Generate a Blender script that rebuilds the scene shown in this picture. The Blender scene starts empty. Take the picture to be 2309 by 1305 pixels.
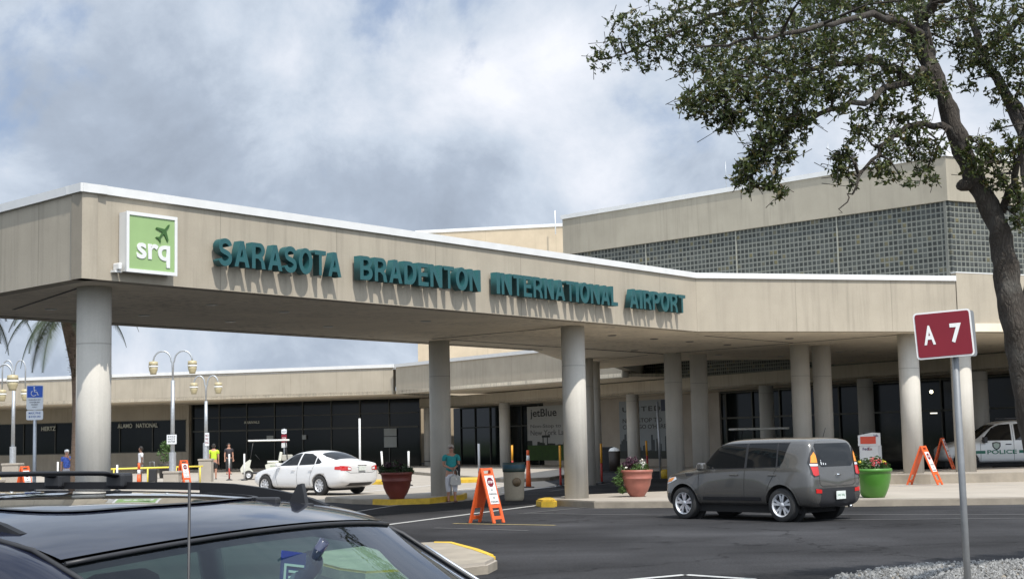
import bpy, bmesh, math, random
from mathutils import Vector, Matrix, Euler
from mathutils.bvhtree import BVHTree
import numpy as np
random.seed(7); np.random.seed(7)
PI=math.pi; R=math.radians
SC=bpy.context.scene; COL=SC.collection
# ------------------------------------------------------------------ camera
F=3300.; CX,CY=1154.5,652.5; H=1.7
PITCH=math.atan(337.5/F); ROLL=-0.021
CM=Matrix.Rotation(PI/2+PITCH,3,'X')@Matrix.Rotation(ROLL,3,'Z')
cam=bpy.data.cameras.new('camera'); co=bpy.data.objects.new('camera',cam); COL.objects.link(co)
cam.sensor_fit='HORIZONTAL'; cam.sensor_width=36; cam.lens=36*F/2309
cam.clip_start=.1; cam.clip_end=6000
co.matrix_world=Matrix.Translation((0,0,H))@CM.to_4x4()
SC.camera=co
# ------------------------------------------------------------------ sun and sky
SUN_EL=R(57); sdir=Vector((.47,-.88)).normalized()
S3=Vector((sdir.x*math.cos(SUN_EL),sdir.y*math.cos(SUN_EL),math.sin(SUN_EL)))
sl=bpy.data.lights.new('sun','SUN'); so=bpy.data.objects.new('sun',sl); COL.objects.link(so)
sl.energy=4.8; sl.angle=R(.6); sl.color=(1,.95,.87)
so.rotation_euler=S3.to_track_quat('Z','Y').to_euler(); so.location=(0,-20,40)
W=bpy.data.worlds.new('World'); SC.world=W; W.use_nodes=True
def sky():
    nt=W.node_tree; N=nt.nodes; L=nt.links
    for n in list(N): N.remove(n)
    out=N.new('ShaderNodeOutputWorld'); bg=N.new('ShaderNodeBackground'); L.new(bg.outputs[0],out.inputs[0])
    bg.inputs[1].default_value=.1
    st=N.new('ShaderNodeTexSky'); st.sky_type='NISHITA'; st.sun_disc=False
    st.sun_elevation=SUN_EL; st.sun_rotation=math.atan2(sdir.x,sdir.y)
    st.air_density=1.0; st.dust_density=1.5; st.ozone_density=2.5
    tc=N.new('ShaderNodeTexCoord'); sep=N.new('ShaderNodeSeparateXYZ'); L.new(tc.outputs['Generated'],sep.inputs[0])
    def M(op,a,b=None,c=None):
        m=N.new('ShaderNodeMath'); m.operation=op
        for i,v in enumerate((a,b,c)):
            if v is None: continue
            if isinstance(v,(int,float)): m.inputs[i].default_value=v
            else: L.new(v,m.inputs[i])
        return m.outputs[0]
    # clouds lie on a flat layer overhead: direction / (z + .16)
    zz=M('ADD',M('MAXIMUM',sep.outputs[2],0.),.95)
    cx=M('DIVIDE',sep.outputs[0],zz); cy=M('DIVIDE',sep.outputs[1],zz)
    cmb=N.new('ShaderNodeCombineXYZ'); L.new(cx,cmb.inputs[0]); L.new(cy,cmb.inputs[1])
    def noise(sc,det,rough,off,dist=0):
        mp=N.new('ShaderNodeMapping'); mp.inputs['Location'].default_value=off; L.new(cmb.outputs[0],mp.inputs[0])
        n=N.new('ShaderNodeTexNoise'); n.inputs['Scale'].default_value=sc; n.inputs['Detail'].default_value=det
        n.inputs['Roughness'].default_value=rough; n.inputs['Distortion'].default_value=dist
        L.new(mp.outputs[0],n.inputs[0]); return n.outputs[0]
    def blob(px,py,rad):
        # angular bump around the direction in which a cloud (or a clear patch) stands
        d=CM@Vector(((px-CX)/F,(CY-py)/F,-1)); d.normalize()
        v=N.new('ShaderNodeVectorMath'); v.operation='DOT_PRODUCT'; L.new(tc.outputs['Generated'],v.inputs[0]); v.inputs[1].default_value=d
        return M('POWER',M('MAXIMUM',v.outputs['Value'],0.),1/(1-math.cos(rad/F)))
    big=noise(4.6,9,.56,(3.1,1.7,0),.3); mid=noise(12.,8,.6,(7.3,2.2,0),.2)
    dens=M('ADD',M('MULTIPLY',big,1.0),M('MULTIPLY',mid,.55))
    dens=M('SUBTRACT',dens,.55)
    for px,py,r,a in ((1440,170,170,-.15),(1330,60,110,-.05),(80,80,170,-.2),(1560,330,80,-.12),(1230,640-220,160,.1)):
        dens=M('ADD',dens,M('MULTIPLY',blob(px,py,r),a))
    rmp=N.new('ShaderNodeMapRange'); rmp.interpolation_type='SMOOTHSTEP'
    L.new(dens,rmp.inputs[0]); rmp.inputs[1].default_value=-.05; rmp.inputs[2].default_value=.11
    # brightness of the clouds
    br=noise(6.5,10,.60,(1.3,5.1,0),.4); br2=noise(19,8,.64,(4.3,.1,0),.25)
    b=M('ADD',M('MULTIPLY',br,.9),M('MULTIPLY',br2,.3))
    for px,py,r,a in ((1080,190,120,.22),(1250,130,110,.22),(1230,330,90,.12),(1370,390,110,.25),(980,340,70,.1),(300,350,260,-.18),(430,300,90,-.1),(980,470,190,-.2),(640,100,200,.04),(60,260,90,-.08),(2100,260,200,.12),(200,800,300,.05)):
        b=M('ADD',b,M('MULTIPLY',blob(px,py,r),a))
    cr=N.new('ShaderNodeValToRGB'); L.new(b,cr.inputs[0]); e=cr.color_ramp.elements
    e[0].position=.30; e[0].color=(.30,.35,.43,1); e[1].position=.88; e[1].color=(.84,.86,.92,1)
    k=e.new(.50); k.color=(.40,.465,.565,1); k=e.new(.62); k.color=(.54,.61,.71,1)
    sc=N.new('ShaderNodeVectorMath'); sc.operation='SCALE'; L.new(cr.outputs[0],sc.inputs[0]); sc.inputs['Scale'].default_value=10.
    # clear sky, kept hazy
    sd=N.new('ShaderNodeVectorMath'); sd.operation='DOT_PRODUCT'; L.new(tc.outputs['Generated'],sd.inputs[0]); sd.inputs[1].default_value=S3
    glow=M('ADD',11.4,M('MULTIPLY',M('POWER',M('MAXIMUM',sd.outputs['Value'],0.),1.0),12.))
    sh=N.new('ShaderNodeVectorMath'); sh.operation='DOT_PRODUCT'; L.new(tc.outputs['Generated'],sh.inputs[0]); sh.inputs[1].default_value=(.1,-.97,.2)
    glow=M('ADD',glow,M('MULTIPLY',M('POWER',M('MAXIMUM',sh.outputs['Value'],0.),2.),10.)); L.new(glow,sc.inputs['Scale'])   # clouds brighter sunward; boost low behind the camera added to lift the shade
    hz=N.new('ShaderNodeMixRGB'); hz.inputs[0].default_value=.75; L.new(st.outputs[0],hz.inputs[1]); hz.inputs[2].default_value=(3.8,4.9,7.0,1)
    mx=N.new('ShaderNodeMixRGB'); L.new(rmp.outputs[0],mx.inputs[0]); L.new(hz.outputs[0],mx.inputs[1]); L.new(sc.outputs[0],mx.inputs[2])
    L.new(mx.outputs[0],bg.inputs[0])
sky()
SC.view_settings.view_transform='Standard'; SC.view_settings.look='None'; SC.view_settings.exposure=0; SC.view_settings.gamma=1
SC.view_settings.use_curve_mapping=False
SC.cycles.max_bounces=6; SC.cycles.transparent_max_bounces=12
# ------------------------------------------------------------------ helpers
def ray(x,y): return CM@Vector(((x-CX)/F,(CY-y)/F,-1))
def at(x,y,z=0.):          # ground position under a point seen in the photograph
    d=ray(x,y); t=(z-H)/d.z; return Vector((d.x*t,d.y*t,z))
def aty(x,y,Y):
    d=ray(x,y); t=Y/d.y; return Vector((d.x*t,Y,H+d.z*t))
def V2(p): return Vector((p[0],p[1]))
S=1.148
def far(x,y,z=0.): return Vector((x*S,y*S,1.7+(z-1.7)*S if z else 0.))
def zf(z): return 1.7+(z-1.7)*S

MATS={}
def newmat(name):
    m=bpy.data.materials.new(name); m.use_nodes=True; nt=m.node_tree
    p=nt.nodes['Principled BSDF']; return m,nt,nt.nodes,nt.links,p
def mat(name,col,rough=.6,metal=0.,var=.0,vs=4.,bump=0.,bs=40.,spec=.5,coat=0.,trans=0.,alpha=1.,emis=None,stretch=(1,1,1),stain=None):
    if name in MATS: return MATS[name]
    m,nt,N,L,p=newmat(name)
    p.inputs['Base Color'].default_value=(*col,1); p.inputs['Roughness'].default_value=rough; p.inputs['Metallic'].default_value=metal
    p.inputs['Specular IOR Level'].default_value=spec; p.inputs['Coat Weight'].default_value=coat; p.inputs['Coat Roughness'].default_value=.03
    p.inputs['Transmission Weight'].default_value=trans; p.inputs['Alpha'].default_value=alpha
    if emis: p.inputs['Emission Color'].default_value=(*emis[0],1); p.inputs['Emission Strength'].default_value=emis[1]
    tc=N.new('ShaderNodeTexCoord'); mp=N.new('ShaderNodeMapping'); L.new(tc.outputs['Object'],mp.inputs[0]); mp.inputs['Scale'].default_value=stretch
    if var:
        n=N.new('ShaderNodeTexNoise'); n.inputs['Scale'].default_value=vs; n.inputs['Detail'].default_value=8; n.inputs['Roughness'].default_value=.62
        L.new(mp.outputs[0],n.inputs[0])
        r=N.new('ShaderNodeMapRange'); L.new(n.outputs[0],r.inputs[0]); r.inputs[1].default_value=.3; r.inputs[2].default_value=.7
        r.inputs[3].default_value=1-var; r.inputs[4].default_value=1+var
        v=N.new('ShaderNodeVectorMath'); v.operation='SCALE'; v.inputs[0].default_value=col; L.new(r.outputs[0],v.inputs['Scale'])
        L.new(v.outputs[0],p.inputs['Base Color'])
        r2=N.new('ShaderNodeMapRange'); L.new(n.outputs[0],r2.inputs[0]); r2.inputs[3].default_value=max(0,rough-.1); r2.inputs[4].default_value=min(1,rough+.12)
        L.new(r2.outputs[0],p.inputs['Roughness'])
    if bump:
        n=N.new('ShaderNodeTexNoise'); n.inputs['Scale'].default_value=bs; n.inputs['Detail'].default_value=6
        L.new(mp.outputs[0],n.inputs[0]); b=N.new('ShaderNodeBump'); b.inputs['Strength'].default_value=bump; b.inputs['Distance'].default_value=.02
        L.new(n.outputs[0],b.inputs['Height']); L.new(b.outputs[0],p.inputs['Normal'])
    MATS[name]=m; return m

def concrete(name,col,streak=.22,joint=3.05,top=1.6,dirt=(.30,.27,.22),hj=0):
    """cast concrete: cloudy tone, run-down streaks, panel joints every few metres along local x"""
    if name in MATS: return MATS[name]
    m,nt,N,L,p=newmat(name); p.inputs['Roughness'].default_value=.88; p.inputs['Specular IOR Level'].default_value=.25
    tc=N.new('ShaderNodeTexCoord')
    def noise(scale,st,det=7,ro=.6):
        mp=N.new('ShaderNodeMapping'); mp.inputs['Scale'].default_value=st; L.new(tc.outputs['Object'],mp.inputs[0])
        n=N.new('ShaderNodeTexNoise'); n.inputs['Scale'].default_value=scale; n.inputs['Detail'].default_value=det; n.inputs['Roughness'].default_value=ro
        L.new(mp.outputs[0],n.inputs[0]); return n.outputs[0]
    def rng(v,a,b,c,d):
        r=N.new('ShaderNodeMapRange'); L.new(v,r.inputs[0])
        for i,q in enumerate((a,b,c,d)): r.inputs[i+1].default_value=q
        return r.outputs[0]
    def mul(a,b):
        q=N.new('ShaderNodeMath'); q.operation='MULTIPLY'
        for i,v in enumerate((a,b)):
            if isinstance(v,float): q.inputs[i].default_value=v
            else: L.new(v,q.inputs[i])
        return q.outputs[0]
    cloud=rng(noise(.8,(1,1,1)),.3,.7,.90,1.08)
    fine=rng(noise(30,(1,1,1),3),.2,.8,.95,1.05)
    st=rng(noise(1.,(5.5,5.5,.28),9,.7),.48,.68,0.,streak)
    reg=rng(noise(.35,(1,1,.2),3),.38,.58,.12,1.)
    k=mul(st,reg)
    tone=mul(cloud,fine)
    v=N.new('ShaderNodeVectorMath'); v.operation='SCALE'; v.inputs[0].default_value=col; L.new(tone,v.inputs['Scale'])
    mx=N.new('ShaderNodeMixRGB'); L.new(k,mx.inputs[0]); L.new(v.outputs[0],mx.inputs[1]); mx.inputs[2].default_value=(*[c*.55 for c in dirt],1)
    res=mx.outputs[0]
    if joint:
        sep=N.new('ShaderNodeSeparateXYZ'); L.new(tc.outputs['Object'],sep.inputs[0])
        q=N.new('ShaderNodeMath'); q.operation='PINGPONG'; L.new(sep.outputs[0],q.inputs[0]); q.inputs[1].default_value=joint/2
        lt=N.new('ShaderNodeMath'); lt.operation='LESS_THAN'; L.new(q.outputs[0],lt.inputs[0]); lt.inputs[1].default_value=.009
        mj=N.new('ShaderNodeMixRGB'); mj.blend_type='MULTIPLY'; L.new(mul(lt.outputs[0],.45),mj.inputs[0]); L.new(res,mj.inputs[1]); mj.inputs[2].default_value=(.3,.3,.3,1)
        res=mj.outputs[0]
    if hj:
        sep=N.new('ShaderNodeSeparateXYZ'); L.new(tc.outputs['Object'],sep.inputs[0])
        q=N.new('ShaderNodeMath'); q.operation='SUBTRACT'; L.new(sep.outputs[2],q.inputs[0]); q.inputs[1].default_value=hj
        q2=N.new('ShaderNodeMath'); q2.operation='ABSOLUTE'; L.new(q.outputs[0],q2.inputs[0])
        lt=N.new('ShaderNodeMath'); lt.operation='LESS_THAN'; L.new(q2.outputs[0],lt.inputs[0]); lt.inputs[1].default_value=.012
        mj=N.new('ShaderNodeMixRGB'); mj.blend_type='MULTIPLY'; L.new(mul(lt.outputs[0],.4),mj.inputs[0]); L.new(res,mj.inputs[1]); mj.inputs[2].default_value=(.3,.3,.3,1)
        res=mj.outputs[0]
    L.new(res,p.inputs['Base Color'])
    b=N.new('ShaderNodeBump'); b.inputs['Strength'].default_value=.25; b.inputs['Distance'].default_value=.01; L.new(noise(55,(1,1,1),4),b.inputs['Height']); L.new(b.outputs[0],p.inputs['Normal'])
    MATS[name]=m; return m

M_wall=concrete('cast concrete wall',(.368,.325,.258),.42)
M_upper=concrete('ribbed concrete wall',(.34,.308,.245),.40,0)
M_soffit=concrete('concrete soffit',(.72,.64,.51),.6,0)
M_col=concrete('column concrete',(.49,.465,.415),.3,0,hj=3.55)
M_cap=mat('white roof edge',(.62,.62,.61),.5,var=.05,vs=3)
M_cream=concrete('cream stucco',(.47,.385,.275),.12,5.8)
M_dark=mat('dark joint',(.03,.03,.028),.8)
M_glass=mat('dark window glass',(.005,.007,.007),.07,var=.0,spec=.16)
M_mull=mat('bronze mullion',(.06,.06,.052),.5,metal=.5)
M_black=mat('black plastic',(.018,.018,.02),.45,var=.1,vs=30)
M_rubber=mat('tyre rubber',(.022,.022,.022),.85,bump=.3,bs=60)
M_rim=mat('alloy rim',(.62,.63,.65),.38,metal=.6)
M_chrome=mat('chrome',(.8,.8,.8),.08,metal=1)
M_galv=mat('galvanised steel',(.42,.44,.46),.45,metal=.6,var=.12,vs=12)
M_white=mat('white paint',(.66,.66,.65),.5,var=.04,vs=8)
M_yel=mat('yellow kerb paint',(.55,.36,.03),.65,var=.22,vs=5,bump=.2)
M_orange=mat('orange plastic',(.66,.10,.02),.45,var=.08,vs=10)
M_green_pot=mat('green glazed pot',(.055,.18,.02),.4,var=.1,vs=3,coat=.15)
M_salmon=mat('salmon clay pot',(.31,.11,.08),.5,var=.12,vs=5)
M_redpot=mat('dark red clay pot',(.16,.035,.025),.5,var=.12,vs=5)
M_textblack=mat('black lettering',(.015,.015,.018),.5)
M_red=mat('red sign face',(.16,.008,.018),.5,spec=.3,var=.05,vs=3)

def obj(name,me,m,parent=None,loc=None,rotz=None):
    o=bpy.data.objects.new(name,me); COL.objects.link(o)
    if m is not None:
        ms=m if isinstance(m,(list,tuple)) else [m]
        if not me.materials:
            for q in ms: me.materials.append(q)
    if parent is not None: o.parent=parent
    if loc is not None: o.location=loc
    if rotz is not None: o.rotation_euler=(0,0,rotz)
    return o
def thing(name,label,cat,loc=(0,0,0),rotz=0.,group=None):
    o=bpy.data.objects.new(name,None); COL.objects.link(o); o.location=loc; o.rotation_euler=(0,0,rotz); o.empty_display_size=.2
    o['label']=label; o['category']=cat
    if group: o['group']=group
    return o
def tag(o,label=None,cat=None,group=None,kind=None):
    for k,v in (('label',label),('category',cat),('group',group),('kind',kind)):
        if v: o[k]=v
    return o
class MB:
    def __init__(s): s.bm=bmesh.new(); s.mi=0
    def _done(s,fs):
        for f in fs: f.material_index=s.mi
    def box(s,x0,x1,y0,y1,z0,z1,M=None,bev=0):
        vs=[s.bm.verts.new((x,y,z)) for x in (x0,x1) for y in (y0,y1) for z in (z0,z1)]
        fs=[s.bm.faces.new([vs[i] for i in q]) for q in ((0,1,3,2),(4,6,7,5),(0,4,5,1),(2,3,7,6),(0,2,6,4),(1,5,7,3))]
        s._done(fs)
        if bev:
            es=list({e for f in fs for e in f.edges})
            r=bmesh.ops.bevel(s.bm,geom=es,offset=bev,segments=2,affect='EDGES',profile=.5)
            vs=list({v for f in r['faces'] for v in f.verts}|{v for v in vs if v.is_valid}); s._done(r['faces'])
        if M is not None: bmesh.ops.transform(s.bm,matrix=M,verts=[v for v in vs if v.is_valid])
        return s
    def tube(s,pts,rad,n=10,cap=True,smooth=True):
        pts=[Vector(p) for p in pts]; m=len(pts)
        rs=rad if isinstance(rad,(list,tuple)) else [rad]*m
        t0=(pts[1]-pts[0]).normalized(); up=Vector((0,0,1)) if abs(t0.z)<.9 else Vector((1,0,0))
        a=t0.cross(up).normalized(); rings=[]
        for i,p in enumerate(pts):
            t=(pts[min(i+1,m-1)]-pts[max(i-1,0)]).normalized()
            a=(a-t*a.dot(t)).normalized(); b=t.cross(a)
            rings.append([s.bm.verts.new(p+(a*math.cos(2*PI*k/n)+b*math.sin(2*PI*k/n))*rs[i]) for k in range(n)])
        fs=[]
        for i in range(m-1):
            for k in range(n):
                f=s.bm.faces.new((rings[i][k],rings[i][(k+1)%n],rings[i+1][(k+1)%n],rings[i+1][k])); f.smooth=smooth; fs.append(f)
        if cap: fs.append(s.bm.faces.new(list(reversed(rings[0])))); fs.append(s.bm.faces.new(rings[-1]))
        s._done(fs); return s
    def lathe(s,prof,n=32,c=(0,0,0),cap=True,axis='Z',smooth=True):
        rings=[]
        for r,z in prof:
            ring=[]
            for k in range(n):
                a=2*PI*k/n; x,y=r*math.cos(a),r*math.sin(a)
                p=(x,y,z) if axis=='Z' else (x,z,y) if axis=='Y' else (z,x,y)
                ring.append(s.bm.verts.new(Vector(p)+Vector(c)))
            rings.append(ring)
        fs=[]
        for i in range(len(rings)-1):
            for k in range(n):
                q=(rings[i][k],rings[i][(k+1)%n],rings[i+1][(k+1)%n],rings[i+1][k])
                f=s.bm.faces.new(q); f.smooth=smooth; fs.append(f)
        if cap:
            if prof[0][0]>1e-4: fs.append(s.bm.faces.new(list(reversed(rings[0]))))
            if prof[-1][0]>1e-4: fs.append(s.bm.faces.new(rings[-1]))
        s._done(fs); return s
    def prism(s,pts,z0,z1):
        """polygon in xy extruded z0..z1"""
        a=[s.bm.verts.new((p[0],p[1],z0)) for p in pts]; b=[s.bm.verts.new((p[0],p[1],z1)) for p in pts]; n=len(pts)
        fs=[s.bm.faces.new(list(reversed(a))),s.bm.faces.new(b)]
        for i in range(n): fs.append(s.bm.faces.new((a[i],a[(i+1)%n],b[(i+1)%n],b[i])))
        s._done(fs); return s
    def vprism(s,pts,y0,y1):
        """polygon in xz extruded y0..y1"""
        a=[s.bm.verts.new((p[0],y0,p[1])) for p in pts]; b=[s.bm.verts.new((p[0],y1,p[1])) for p in pts]; n=len(pts)
        fs=[s.bm.faces.new(a),s.bm.faces.new(list(reversed(b)))]
        for i in range(n): fs.append(s.bm.faces.new((a[(i+1)%n],a[i],b[i],b[(i+1)%n])))
        s._done(fs); return s
    def sheet(s,pts,z=None):
        f=s.bm.faces.new([s.bm.verts.new((p[0],p[1],p[2] if z is None else z)) for p in pts]); s._done([f]); return s
    def ball(s,c,r,seg=12,sc=(1,1,1)):
        M=Matrix.Translation(c)@Matrix.Diagonal((sc[0]*r,sc[1]*r,sc[2]*r,1))
        q=bmesh.ops.create_uvsphere(s.bm,u_segments=seg,v_segments=max(6,seg*2//3),radius=1,matrix=M)
        fs={f for v in q['verts'] for f in v.link_faces}
        for f in fs: f.smooth=True
        s._done(fs); return s
    def mesh(s,name,norm=True):
        if norm: bmesh.ops.recalc_face_normals(s.bm,faces=s.bm.faces)
        me=bpy.data.meshes.new(name); s.bm.to_mesh(me); s.bm.free(); return me
    def build(s,name,m,parent=None,loc=None,rotz=None,norm=True):
        return obj(name,s.mesh(name,norm),m,parent,loc,rotz)
def bake(o):
    dg=bpy.context.evaluated_depsgraph_get(); dg.update()
    me=bpy.data.meshes.new_from_object(o.evaluated_get(dg)); o.modifiers.clear(); old=o.data; o.data=me
    return o
def dup(root,loc,rotz=None,label=None,group=None,scale=None):
    def cp(o,par):
        c=o.copy(); COL.objects.link(c)
        if par is not None: c.parent=par
        for ch in list(o.children): cp(ch,c)
        return c
    r=cp(root,None); r.location=loc
    if rotz is not None: r.rotation_euler=(0,0,rotz)
    if scale: r.scale=(scale,)*3
    if label: r['label']=label
    if group: r['group']=group
    return r
def text(s,w,h,name,m,parent,loc,rot=(PI/2,0,0),ext=.004,bold=.0,squash=True,spacing=1.):
    """lettering fitted into a box w x h whose lower left corner is loc (local x right, y up)"""
    cu=bpy.data.curves.new('txt','FONT'); cu.body=s; cu.size=1; cu.extrude=.5; cu.offset=bold; cu.space_character=spacing; cu.resolution_u=4
    cu.align_x='LEFT'; cu.space_line=1.
    t=bpy.data.objects.new('txt',cu); COL.objects.link(t)
    dg=bpy.context.evaluated_depsgraph_get(); dg.update(); me=bpy.data.meshes.new_from_object(t.evaluated_get(dg)); bpy.data.objects.remove(t); bpy.data.curves.remove(cu)
    n=len(me.vertices)
    if n==0: return None
    a=np.empty(n*3); me.vertices.foreach_get('co',a); a=a.reshape(-1,3); lo=a.min(0); hi=a.max(0); d=hi-lo
    if w is None: sx=sy=h/d[1]
    else: sx=w/d[0]; sy=h/d[1]
    a=(a-lo)*[sx,sy,0]+0*a; b=a.copy()
    z=np.empty(n*3); me.vertices.foreach_get('co',z); z=z.reshape(-1,3)[:,2]; b[:,2]=np.where(z>0,ext,0)
    me.vertices.foreach_set('co',b.ravel()); me.name=name; me.materials.clear()
    o=obj(name,me,m,parent); o.location=loc; o.rotation_euler=rot; o['w']=float(d[0]*sx); del o['w']
    return o
def wall(name,A,B,z0,z1,th,m,parent,front=0.,e0=0.,e1=0.):
    """upright slab from A to B; its face looks to the right of AB; front>0 stands proud"""
    A=V2(A);B=V2(B); L_=(B-A).length; an=math.atan2((B-A).y,(B-A).x)
    o=MB().box(-e0,L_+e1,-front,th,z0,z1).build(name,m,parent,rotz=an)
    o.location=Vector((A.x,A.y,0))-(parent.location if parent else Vector((0,0,0))); return o
# ================================================================== the setting: ground, road, pavements
M_asph=mat('asphalt',(.032,.032,.034),.95,var=.22,vs=.45,bump=.5,bs=90,stretch=(1,.6,1))
def asphalt_detail():
    m=M_asph; nt=m.node_tree; N=nt.nodes; L=nt.links; p=N['Principled BSDF']
    src=p.inputs['Base Color'].links[0].from_socket
    tc=N.new('ShaderNodeTexCoord'); n=N.new('ShaderNodeTexNoise'); n.inputs['Scale'].default_value=28; n.inputs['Detail'].default_value=3; L.new(tc.outputs['Object'],n.inputs[0])
    r=N.new('ShaderNodeMapRange'); L.new(n.outputs[0],r.inputs[0]); r.inputs[1].default_value=.3; r.inputs[2].default_value=.75; r.inputs[3].default_value=.75; r.inputs[4].default_value=1.45
    mp=N.new('ShaderNodeMapping'); mp.inputs['Rotation'].default_value=(0,0,R(-12)); mp.inputs['Scale'].default_value=(.12,1.1,1); L.new(tc.outputs['Object'],mp.inputs[0])
    n2=N.new('ShaderNodeTexNoise'); n2.inputs['Scale'].default_value=1; n2.inputs['Detail'].default_value=6; L.new(mp.outputs[0],n2.inputs[0])
    r2=N.new('ShaderNodeMapRange'); L.new(n2.outputs[0],r2.inputs[0]); r2.inputs[1].default_value=.35; r2.inputs[2].default_value=.7; r2.inputs[3].default_value=.9; r2.inputs[4].default_value=1.16
    q=N.new('ShaderNodeMath'); q.operation='MULTIPLY'; L.new(r.outputs[0],q.inputs[0]); L.new(r2.outputs[0],q.inputs[1])
    vo=N.new('ShaderNodeTexVoronoi'); vo.feature='DISTANCE_TO_EDGE'; vo.inputs['Scale'].default_value=.16
    wn=N.new('ShaderNodeTexNoise'); wn.inputs['Scale'].default_value=.9; wn.inputs['Detail'].default_value=6; L.new(tc.outputs['Object'],wn.inputs[0])
    av=N.new('ShaderNodeVectorMath'); L.new(tc.outputs['Object'],av.inputs[0]); sv=N.new('ShaderNodeVectorMath'); sv.operation='SCALE'; sv.inputs['Scale'].default_value=1.6; L.new(wn.outputs['Color'],sv.inputs[0]); L.new(sv.outputs[0],av.inputs[1]); L.new(av.outputs[0],vo.inputs[0])
    cr=N.new('ShaderNodeMapRange'); L.new(vo.outputs['Distance'],cr.inputs[0]); cr.inputs[1].default_value=.0; cr.inputs[2].default_value=.006; cr.inputs[3].default_value=.45; cr.inputs[4].default_value=1.
    pa=N.new('ShaderNodeTexNoise'); pa.inputs['Scale'].default_value=.22; pa.inputs['Detail'].default_value=5; L.new(tc.outputs['Object'],pa.inputs[0])
    pr=N.new('ShaderNodeMapRange'); L.new(pa.outputs[0],pr.inputs[0]); pr.inputs[1].default_value=.35; pr.inputs[2].default_value=.65; pr.inputs[3].default_value=.62; pr.inputs[4].default_value=1.42
    os=N.new('ShaderNodeTexNoise'); os.inputs['Scale'].default_value=1.4; os.inputs['Detail'].default_value=2; L.new(tc.outputs['Object'],os.inputs[0])
    orr=N.new('ShaderNodeMapRange'); L.new(os.outputs[0],orr.inputs[0]); orr.inputs[1].default_value=.66; orr.inputs[2].default_value=.74; orr.inputs[3].default_value=1.; orr.inputs[4].default_value=.55
    for s_ in (cr,pr,orr):
        q3=N.new('ShaderNodeMath'); q3.operation='MULTIPLY'; L.new(q.outputs[0],q3.inputs[0]); L.new(s_.outputs[0],q3.inputs[1]); q=q3
    v=N.new('ShaderNodeVectorMath'); v.operation='SCALE'; L.new(src,v.inputs[0]); L.new(q.outputs[0],v.inputs['Scale']); L.new(v.outputs[0],p.inputs['Base Color'])
asphalt_detail(); M_asph.node_tree.nodes['Principled BSDF'].inputs['Specular IOR Level'].default_value=.12
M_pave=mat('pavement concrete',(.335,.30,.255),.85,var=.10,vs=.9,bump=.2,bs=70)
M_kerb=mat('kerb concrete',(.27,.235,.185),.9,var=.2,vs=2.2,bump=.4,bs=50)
M_gravel=mat('white gravel',(.15,.15,.15),.8,var=.3,vs=3)
M_line=mat('worn white line',(.42,.42,.41),.7,var=.12,vs=9)
M_line2=mat('faded line',(.11,.11,.11),.8,var=.3,vs=6)
M_grass=mat('grass',(.05,.09,.025),.9,var=.3,vs=2)
def struct(o): o['kind']='structure'; return o
ground=struct(MB().sheet([(-900,-300),(900,-300),(900,1500),(-900,1500)],-.02).build('ground',M_grass))
road=struct(MB().sheet([(-60,-25),(60,-25),(60,140),(-60,140)],0.).build('road',M_asph))
# light concrete apron between the canopy and the terminal
apr=[(-45,57),(-12,44.5),(-5.1,42.6),(-3.45,39.6),(-1.9,40.6),(-.95,43),(-.3,46.5),(1.5,54.),(1.0,62),(-1,86),(-10,104),(-60,120)]
apron=struct(MB().sheet(apr,.004).build('pavement',M_pave))
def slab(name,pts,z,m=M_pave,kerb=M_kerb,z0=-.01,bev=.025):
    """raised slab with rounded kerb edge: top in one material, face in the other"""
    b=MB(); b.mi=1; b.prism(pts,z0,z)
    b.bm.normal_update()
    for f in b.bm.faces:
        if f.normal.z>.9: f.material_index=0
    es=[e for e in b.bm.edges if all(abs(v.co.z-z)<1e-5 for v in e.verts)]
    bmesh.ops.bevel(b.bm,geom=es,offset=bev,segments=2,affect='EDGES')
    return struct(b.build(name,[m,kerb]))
# long kerbed strip under column C, widening into the plaza at the right
strip=[at(1256,1140)[:2],at(1340,1145)[:2],at(1900,1142)[:2],(11.5,33.4),(22,31.5),(34,30),(36,46),(20,45.),(13.,43.4),(12.2,43.9),(11.2,44.6),(8.6,43.2),(6.3,42.6),(4.17,41.4),(1.98,40.3),(.95,38.9),(.72,37.7)]
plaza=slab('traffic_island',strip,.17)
nose=slab('kerb',[(.62,36.95),(.93,36.75),(1.02,37.2),(.98,38.3),(.92,38.95),(.70,38.6),(.50,37.7)],.176,M_yel,M_yel,bev=.04)
# second, higher kerb carrying the right hand columns
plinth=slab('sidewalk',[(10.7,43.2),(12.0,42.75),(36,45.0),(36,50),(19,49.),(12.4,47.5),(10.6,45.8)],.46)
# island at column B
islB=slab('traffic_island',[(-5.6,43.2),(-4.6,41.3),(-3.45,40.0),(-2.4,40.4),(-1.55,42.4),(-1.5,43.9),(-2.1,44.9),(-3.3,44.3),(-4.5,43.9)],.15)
yk=slab('kerb',[(-3.95,40.55),(-3.46,39.9),(-2.36,40.26),(-1.50,42.35),(-1.46,43.9),(-1.56,43.9),(-1.62,42.45),(-2.45,40.42),(-3.42,40.06),(-3.86,40.66)],.155,M_yel,M_yel,bev=.02)
for pts in ([at(826,1092)[:2],at(892,1092)[:2],at(892,1087)[:2],at(826,1087)[:2]],[at(1030,1089)[:2],at(1112,1086)[:2],at(1108,1081)[:2],at(1030,1083)[:2]]):
    slab('kerb',pts,.13,M_yel,M_yel)
wedge=slab('sidewalk',[at(1030,1078)[:2],at(1150,1088)[:2],at(1240,1083)[:2],at(1300,1072)[:2],at(1330,1060)[:2],at(1100,1057)[:2],at(900,1056)[:2],at(880,1064)[:2]],.15)
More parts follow.
